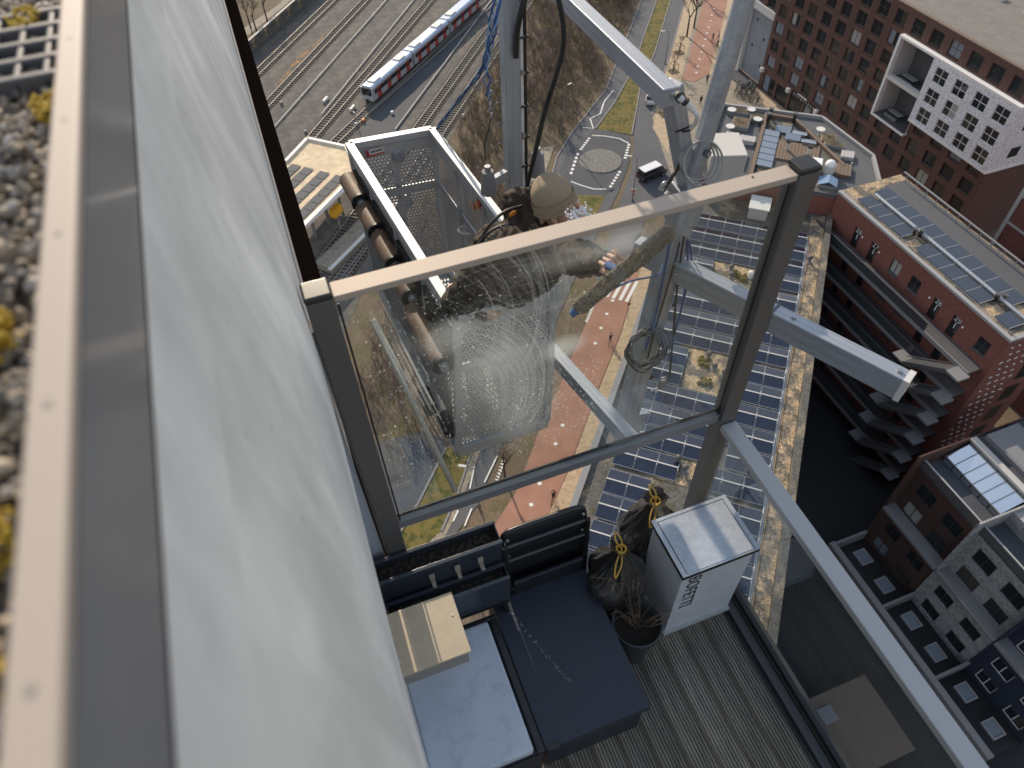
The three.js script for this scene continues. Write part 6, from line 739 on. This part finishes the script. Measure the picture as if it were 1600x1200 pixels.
{
  const t = thing('person', 'window washer in a beige beanie and dark jacket leaning from the basket to the glass', 'person');
  const head = [1.163, 1.763, -2.61], neck = [1.073, 1.62, -2.68], shB = [1.081, 1.625, -2.47], shA = [0.895, 1.481, -2.78], elB = [1.093, 1.791, -2.19], wrB = [1.076, 1.953, -1.95], elA = [0.635, 1.241, -2.7], wrA = [0.74, 1.201, -2.64], hip = [0.846, 0.947, -3.02], mid = [(shA[0] + shB[0]) / 2, (shA[1] + shB[1]) / 2 - 0.08, (shA[2] + shB[2]) / 2 - 0.02];
  const kneeL = [hip[0] - 0.06, 0.5, hip[2] + 0.02], kneeR = [hip[0] + 0.12, 0.5, hip[2] - 0.04], footL = [hip[0] - 0.07, 0.07, hip[2] - 0.02], footR = [hip[0] + 0.13, 0.07, hip[2] - 0.06];
  // jacket
  const core = caps([[hip, mid, 0.18, 0.2], [mid, shA, 0.17, 0.11], [mid, shB, 0.16, 0.1], [shA, elA, 0.092, 0.078], [elA, wrA, 0.072, 0.052], [shB, elB, 0.09, 0.072], [elB, wrB, 0.066, 0.046], [mid, neck, 0.13, 0.09]], 0.05);
  const hood = caps([[[1.019, 1.691, -2.8], [1.057, 1.576, -2.76], 0.075, 0.1], [[1.075, 1.708, -2.82], [1.097, 1.664, -2.74], 0.05, 0.06]], 0.04);
  const wr = (x, y, z) => 0.008 * Math.sin(x * 46 + y * 31 + 3 * Math.sin(z * 19)) * Math.sin(z * 37 - y * 23 + 2 * Math.sin(x * 15)) + 0.006 * Math.sin(x * 90 + z * 71 + y * 50);
  const jk = (x, y, z) => smin(core(x, y, z), hood(x, y, z), 0.035) + wr(x, y, z);
  part('jacket', sdfGeo([0.3, 0.66, -3.35], 1.52, 126, jk), Mt.jacket, t);
  part('trousers', sdfGeo([hip[0] - 0.5, 0.04, hip[2] - 0.5], 1.0, 64, caps([[hip, [hip[0], hip[1] - 0.1, hip[2]], 0.15, 0.14], [hip, kneeL, 0.11, 0.075], [kneeL, footL, 0.075, 0.06], [hip, kneeR, 0.11, 0.075], [kneeR, footR, 0.075, 0.06]], 0.05)), mat(0.02, 0.02, 0.022, 0.9), t);
  // head: looks along f (to the glass, to the right and down)
  const f = new THREE.Vector3(0.72, 0.36, 0.58).normalize(), r = new THREE.Vector3(f.z, 0, -f.x).normalize(), up = new THREE.Vector3().crossVectors(r, f).negate(); if (up.y < 0) up.negate();
  const loc = (a, b, c) => [head[0] + r.x * a + up.x * b + f.x * c, head[1] + r.y * a + up.y * b + f.y * c, head[2] + r.z * a + up.z * b + f.z * c];
  const skull = caps([[loc(0, 0.03, -0.01), loc(0, 0.05, -0.03), 0.079, 0.08], [loc(0, -0.05, 0.025), loc(0, -0.085, 0.045), 0.058, 0.042]], 0.045), neckF = caps([[loc(0, -0.06, -0.02), neck, 0.055, 0.062]], 0.02);
  const nose = caps([[loc(0, 0.0, 0.088), loc(0, -0.042, 0.112), 0.011, 0.016]], 0.01), brow = caps([[loc(-0.045, 0.014, 0.072), loc(0.045, 0.014, 0.072), 0.013, 0.013]], 0.01), lips = caps([[loc(-0.018, -0.075, 0.086), loc(0.018, -0.075, 0.086), 0.009, 0.009]], 0.01), ears = caps([[loc(-0.086, -0.005, -0.01), loc(-0.088, -0.04, -0.006), 0.016, 0.011], [loc(0.086, -0.005, -0.01), loc(0.088, -0.04, -0.006), 0.016, 0.011]], 0.01);
  const eyeH = caps([[loc(-0.033, -0.008, 0.084), loc(-0.033, -0.01, 0.084), 0.015, 0.015], [loc(0.033, -0.008, 0.084), loc(0.033, -0.01, 0.084), 0.015, 0.015]], 0.001);
  const face = (x, y, z) => { let d = smin(skull(x, y, z), neckF(x, y, z), 0.03); d = smin(d, nose(x, y, z), 0.012); d = smin(d, brow(x, y, z), 0.02); d = smin(d, lips(x, y, z), 0.012); d = smin(d, ears(x, y, z), 0.006); return Math.max(d, -eyeH(x, y, z)); };
  const hg = sdfGeo([head[0] - 0.17, head[1] - 0.2, head[2] - 0.17], 0.36, 104, face);
  // hand gripping the washer handle: palm, four bent fingers, thumb
  const hw = [1.075, 1.991, -1.885], ha = new THREE.Vector3(hw[0] - wrB[0], hw[1] - wrB[1], hw[2] - wrB[2]).normalize(), hs = new THREE.Vector3(0.75, 0.55, 0.2).addScaledVector(ha, -new THREE.Vector3(0.75, 0.55, 0.2).dot(ha)).normalize(), hn = new THREE.Vector3().crossVectors(ha, hs), HL = (a, b, c) => [wrB[0] + ha.x * a + hs.x * b + hn.x * c, wrB[1] + ha.y * a + hs.y * b + hn.y * c, wrB[2] + ha.z * a + hs.z * b + hn.z * c];
  const bones = [[HL(-0.04, 0, 0), HL(0.02, 0, 0), 0.028, 0.026]], hand = [[HL(0.02, -0.026, 0), HL(0.08, -0.03, 0), 0.016, 0.014], [HL(0.02, -0.008, 0), HL(0.085, -0.01, 0), 0.016, 0.014], [HL(0.02, 0.012, 0), HL(0.085, 0.012, 0), 0.016, 0.014], [HL(0.02, 0.026, 0), HL(0.08, 0.032, 0), 0.015, 0.013]];
  const fing = [-0.031, -0.01, 0.012, 0.033].map((s, i) => { const l = [0.9, 1.05, 1, 0.8][i]; return caps([[HL(0.083, s, 0), HL(0.083 + 0.03 * l, s * 1.06, 0.014), 0.0105, 0.0095], [HL(0.083 + 0.03 * l, s * 1.06, 0.014), HL(0.092 + 0.022 * l, s * 1.06, 0.042), 0.0095, 0.009], [HL(0.092 + 0.022 * l, s * 1.06, 0.042), HL(0.075, s * 1.02, 0.05), 0.009, 0.008]], 0.004); }), thumb = caps([[HL(0.025, 0.03, 0.008), HL(0.055, 0.05, 0.03), 0.015, 0.012], [HL(0.055, 0.05, 0.03), HL(0.085, 0.035, 0.046), 0.012, 0.0095]], 0.006), palm = caps([...bones, ...hand], 0.012);
  const handF = (x, y, z) => { let d = palm(x, y, z); for (const q of fing) d = smin(d, q(x, y, z), 0.004); return smin(d, thumb(x, y, z), 0.007); };
  const hgd = sdfGeo([wrB[0] - 0.1, wrB[1] - 0.1, wrB[2] - 0.1], 0.24, 84, handF), wrF = caps([[wrA, [wrA[0] + 0.05, wrA[1] - 0.02, wrA[2] + 0.02], 0.03, 0.034], [[wrA[0] + 0.05, wrA[1] - 0.02, wrA[2] + 0.02], [wrA[0] + 0.1, wrA[1] - 0.05, wrA[2]], 0.03, 0.02]], 0.02), h2 = sdfGeo([wrA[0] - 0.08, wrA[1] - 0.14, wrA[2] - 0.12], 0.26, 40, wrF);
  const bodyG = mergeGeometries([hg, hgd, h2]); const body = part('body', bodyG, Mt.skin, t);
  for (const s of [-0.033, 0.033]) { part('eye', new THREE.SphereGeometry(0.0125, 12, 8), mat(0.7, 0.68, 0.64, 0.2), body, loc(s, -0.008, 0.078)); }
  // beanie with ribbed cuff
  { const R = 0.096, g = new THREE.SphereGeometry(R, 96, 48, 0, 6.2832, 0, 1.66), p = g.attributes.position, gu = g.attributes.uv; for (let i = 0; i < gu.count; i++) gu.setXY(i, gu.getX(i) * 0.7, gu.getY(i) * 0.35); for (let i = 0; i < p.count; i++) { const x = p.getX(i), y = p.getY(i), z = p.getZ(i), a = Math.atan2(z, x), n = 1 + 0.012 * Math.sin(a * 40) + 0.012 * Math.sin(a * 4 + y * 30); p.setXYZ(i, x * n, y * 1.14 + 0.004 * Math.sin(x * 60), z * n * 1.06); } g.computeVertexNormals();
    const cu = new THREE.CylinderGeometry(0.1, 0.101, 0.055, 264, 3, true), q = cu.attributes.position, qu = cu.attributes.uv; for (let i = 0; i < qu.count; i++) qu.setXY(i, qu.getX(i) * 0.7, qu.getY(i) * 0.06); for (let i = 0; i < q.count; i++) { const a = Math.atan2(q.getZ(i), q.getX(i)), n = 1 + 0.026 * Math.sin(a * 44); q.setXYZ(i, q.getX(i) * n, q.getY(i) - 0.026, q.getZ(i) * n * 1.06); } cu.computeVertexNormals();
    const lp = new THREE.TorusGeometry(0.1, 0.005, 6, 60).rotateX(1.57).scale(1, 1, 1.06).translate(0, -0.054, 0); const M4 = new THREE.Matrix4().makeBasis(r, up, f).setPosition(...loc(0, 0.06, -0.016)); const hat = part('beanie', g.applyMatrix4(M4), tmat(T.knit, 1, { sheen: 0.6, sheenRoughness: 0.6, side: THREE.DoubleSide }), t); part('cuff', cu.applyMatrix4(M4), tmat(T.knit, 1, { side: THREE.DoubleSide }), hat); part('cuff_edge', lp.applyMatrix4(M4), Mt.knit, hat); }
  // harness straps, chain and orange badge
  const off = (p, d) => [p[0] + d[0], p[1] + d[1], p[2] + d[2]]; part('harness_strap', tube([[0.769, 1.685, -2.62], [0.831, 1.742, -2.64], [0.91, 1.771, -2.66], [0.998, 1.762, -2.68]], 0.008, 30, 6), Mt.dark, t); part('harness_strap', tube([[0.739, 1.663, -2.6], [0.809, 1.725, -2.6], [0.874, 1.743, -2.6], [0.938, 1.732, -2.6]], 0.007, 30, 6), Mt.dark, t);
  for (let i = 0; i < 7; i++) { const a = [0.749, 1.69, -2.56], b = [0.88, 1.755, -2.58], s = i / 6; part('chain_link', new THREE.TorusGeometry(0.012, 0.0035, 6, 12), Mt.darkGrey, t, [a[0] + (b[0] - a[0]) * s, a[1] + (b[1] - a[1]) * s, a[2] + (b[2] - a[2]) * s], [0.5, i, 0.4]); }
  part('badge', new THREE.SphereGeometry(0.022, 10, 6).scale(1, 1.3, 0.35), mat(0.55, 0.2, 0.03, 0.7), t, [0.934, 1.77, -2.63], [0.5, 0.3, 0.2]);
}
{ // soap foam on the squeegee in his other hand
  const gs = [], c = [1.122, 1.933, -2.3]; for (let i = 0; i < 160; i++) gs.push(new THREE.IcosahedronGeometry(rr(0.002, 0.006), 1).translate(c[0] + rr(-0.055, 0.055), c[1] + rr(-0.03, 0.022), c[2] + rr(-0.05, 0.05))); const t = solo('soap_foam', 'white soap foam lump just above the rail beside his face', 'foam', merge(gs), mat(0.85, 0.86, 0.88, 0.8)); t.userData.kind = 'stuff';
}
// far passers-by
function figure(label, x, z, turn, top, legs, pose = 0) {
  const t = thing('person', label, 'person', [x, GY + 0.06, z], turn, 'people far below'), s = pose;
  const L = s === 2 ? [[[0, 0.95, 0], [0.08, 1.38, 0], 0.13, 0.17], [[0, 0.95, -0.08], [0.32, 0.7, -0.09], 0.085, 0.065], [[0.32, 0.7, -0.09], [0.1, 0.3, -0.09], 0.06, 0.05], [[0, 0.95, 0.08], [0.34, 0.85, 0.09], 0.085, 0.065], [[0.34, 0.85, 0.09], [0.16, 0.5, 0.09], 0.06, 0.05], [[0.08, 1.38, -0.16], [0.3, 1.15, -0.22], 0.06, 0.05], [[0.3, 1.15, -0.22], [0.5, 1.05, -0.18], 0.05, 0.04], [[0.08, 1.38, 0.16], [0.3, 1.15, 0.22], 0.06, 0.05], [[0.3, 1.15, 0.22], [0.5, 1.05, 0.18], 0.05, 0.04], [[0.1, 1.5, 0], [0.14, 1.64, 0], 0.06, 0.1]]
    : [[[0, 0.92, 0], [0, 1.36, 0], 0.14, 0.18], [[0, 0.9, -0.08], [0.14, 0.48, -0.09], 0.09, 0.065], [[0.14, 0.48, -0.09], [0.08, 0.04, -0.09], 0.062, 0.05], [[0, 0.9, 0.08], [-0.08, 0.48, 0.09], 0.09, 0.065], [[-0.08, 0.48, 0.09], [-0.2, 0.06, 0.09], 0.062, 0.05], [[0, 1.38, -0.19], [-0.1, 1.1, -0.24], 0.06, 0.05], [[-0.1, 1.1, -0.24], [0.02, 0.85, -0.24], 0.048, 0.04], [[0, 1.38, 0.19], [0.1, 1.1, 0.24], 0.06, 0.05], [[0.1, 1.1, 0.24], [0.2, 0.88, 0.24], 0.048, 0.04], [[0, 1.45, 0], [0.02, 1.62, 0], 0.06, 0.1]];
  const g = sdfGeo([-0.9, -0.05, -0.9], 1.85, 44, caps(L, 0.05)), p = g.attributes.position, c = []; for (let i = 0; i < p.count; i++) { const y = p.getY(i); c.push(...(y > 1.64 ? [0.03, 0.022, 0.016] : y > 1.5 ? [0.45, 0.27, 0.2] : y > 0.9 ? top : legs)); } g.setAttribute('color', new THREE.Float32BufferAttribute(c, 3)); const m = mat(1, 1, 1, 0.85); m.vertexColors = true; part('body', g, m, t); return t;
}
figure('person in dark clothes walking along the far red path', 85.93, -121.09, 2.2, [0.02, 0.02, 0.025], [0.02, 0.02, 0.03]);
figure('person in a pale top near the mast on the far path', 87.39, -121.35, 2.0, [0.5, 0.42, 0.36], [0.05, 0.05, 0.06]);
figure('person with a dark trolley beside the pale-topped walker', 85.18, -118.14, 2.0, [0.03, 0.03, 0.03], [0.03, 0.03, 0.03]);
figure('person in a grey-green coat at the end of the red path', 76.43, -107.09, 0.9, [0.1, 0.14, 0.12], [0.05, 0.05, 0.06]);
figure('lone person in black on the plaza beside the steel strut', 71.45, -100.8, 1.3, [0.02, 0.02, 0.02], [0.03, 0.025, 0.02]);
{ const a = [31.73, -54.5], b = [16.39, -36.19]; figure('cyclist in a black coat on the red path beside the mast', a[0], a[1], 0.9, [0.02, 0.02, 0.022], [0.1, 0.05, 0.06], 2); bicycle('bicycle of the black-coated cyclist beside the mast', a[0], GY + 0.07, a[1], 0.9); figure('cyclist in dark clothes on the red path above the folding chair', b[0], b[1], 0.9, [0.03, 0.012, 0.014], [0.05, 0.02, 0.02], 2); bicycle('bicycle of the cyclist above the folding chair', b[0], GY + 0.07, b[1], 0.9); }
// sign post on the pavement beside the solar roof
{ const p = [35.8, -57.76], t = thing('sign_post', 'thin sign post with a small board at the crossing', 'sign post', [p[0], GY + 0.06, p[1]]); part('pole', cyl(0.04, 0.04, 2.5, 8).translate(0, 1.25, 0), Mt.steel, t); part('board', rb(0.4, 0.4, 0.03, 0.01).translate(0, 2.4, 0), Mt.brownWood, t); }

renderer.render(scene, camera);
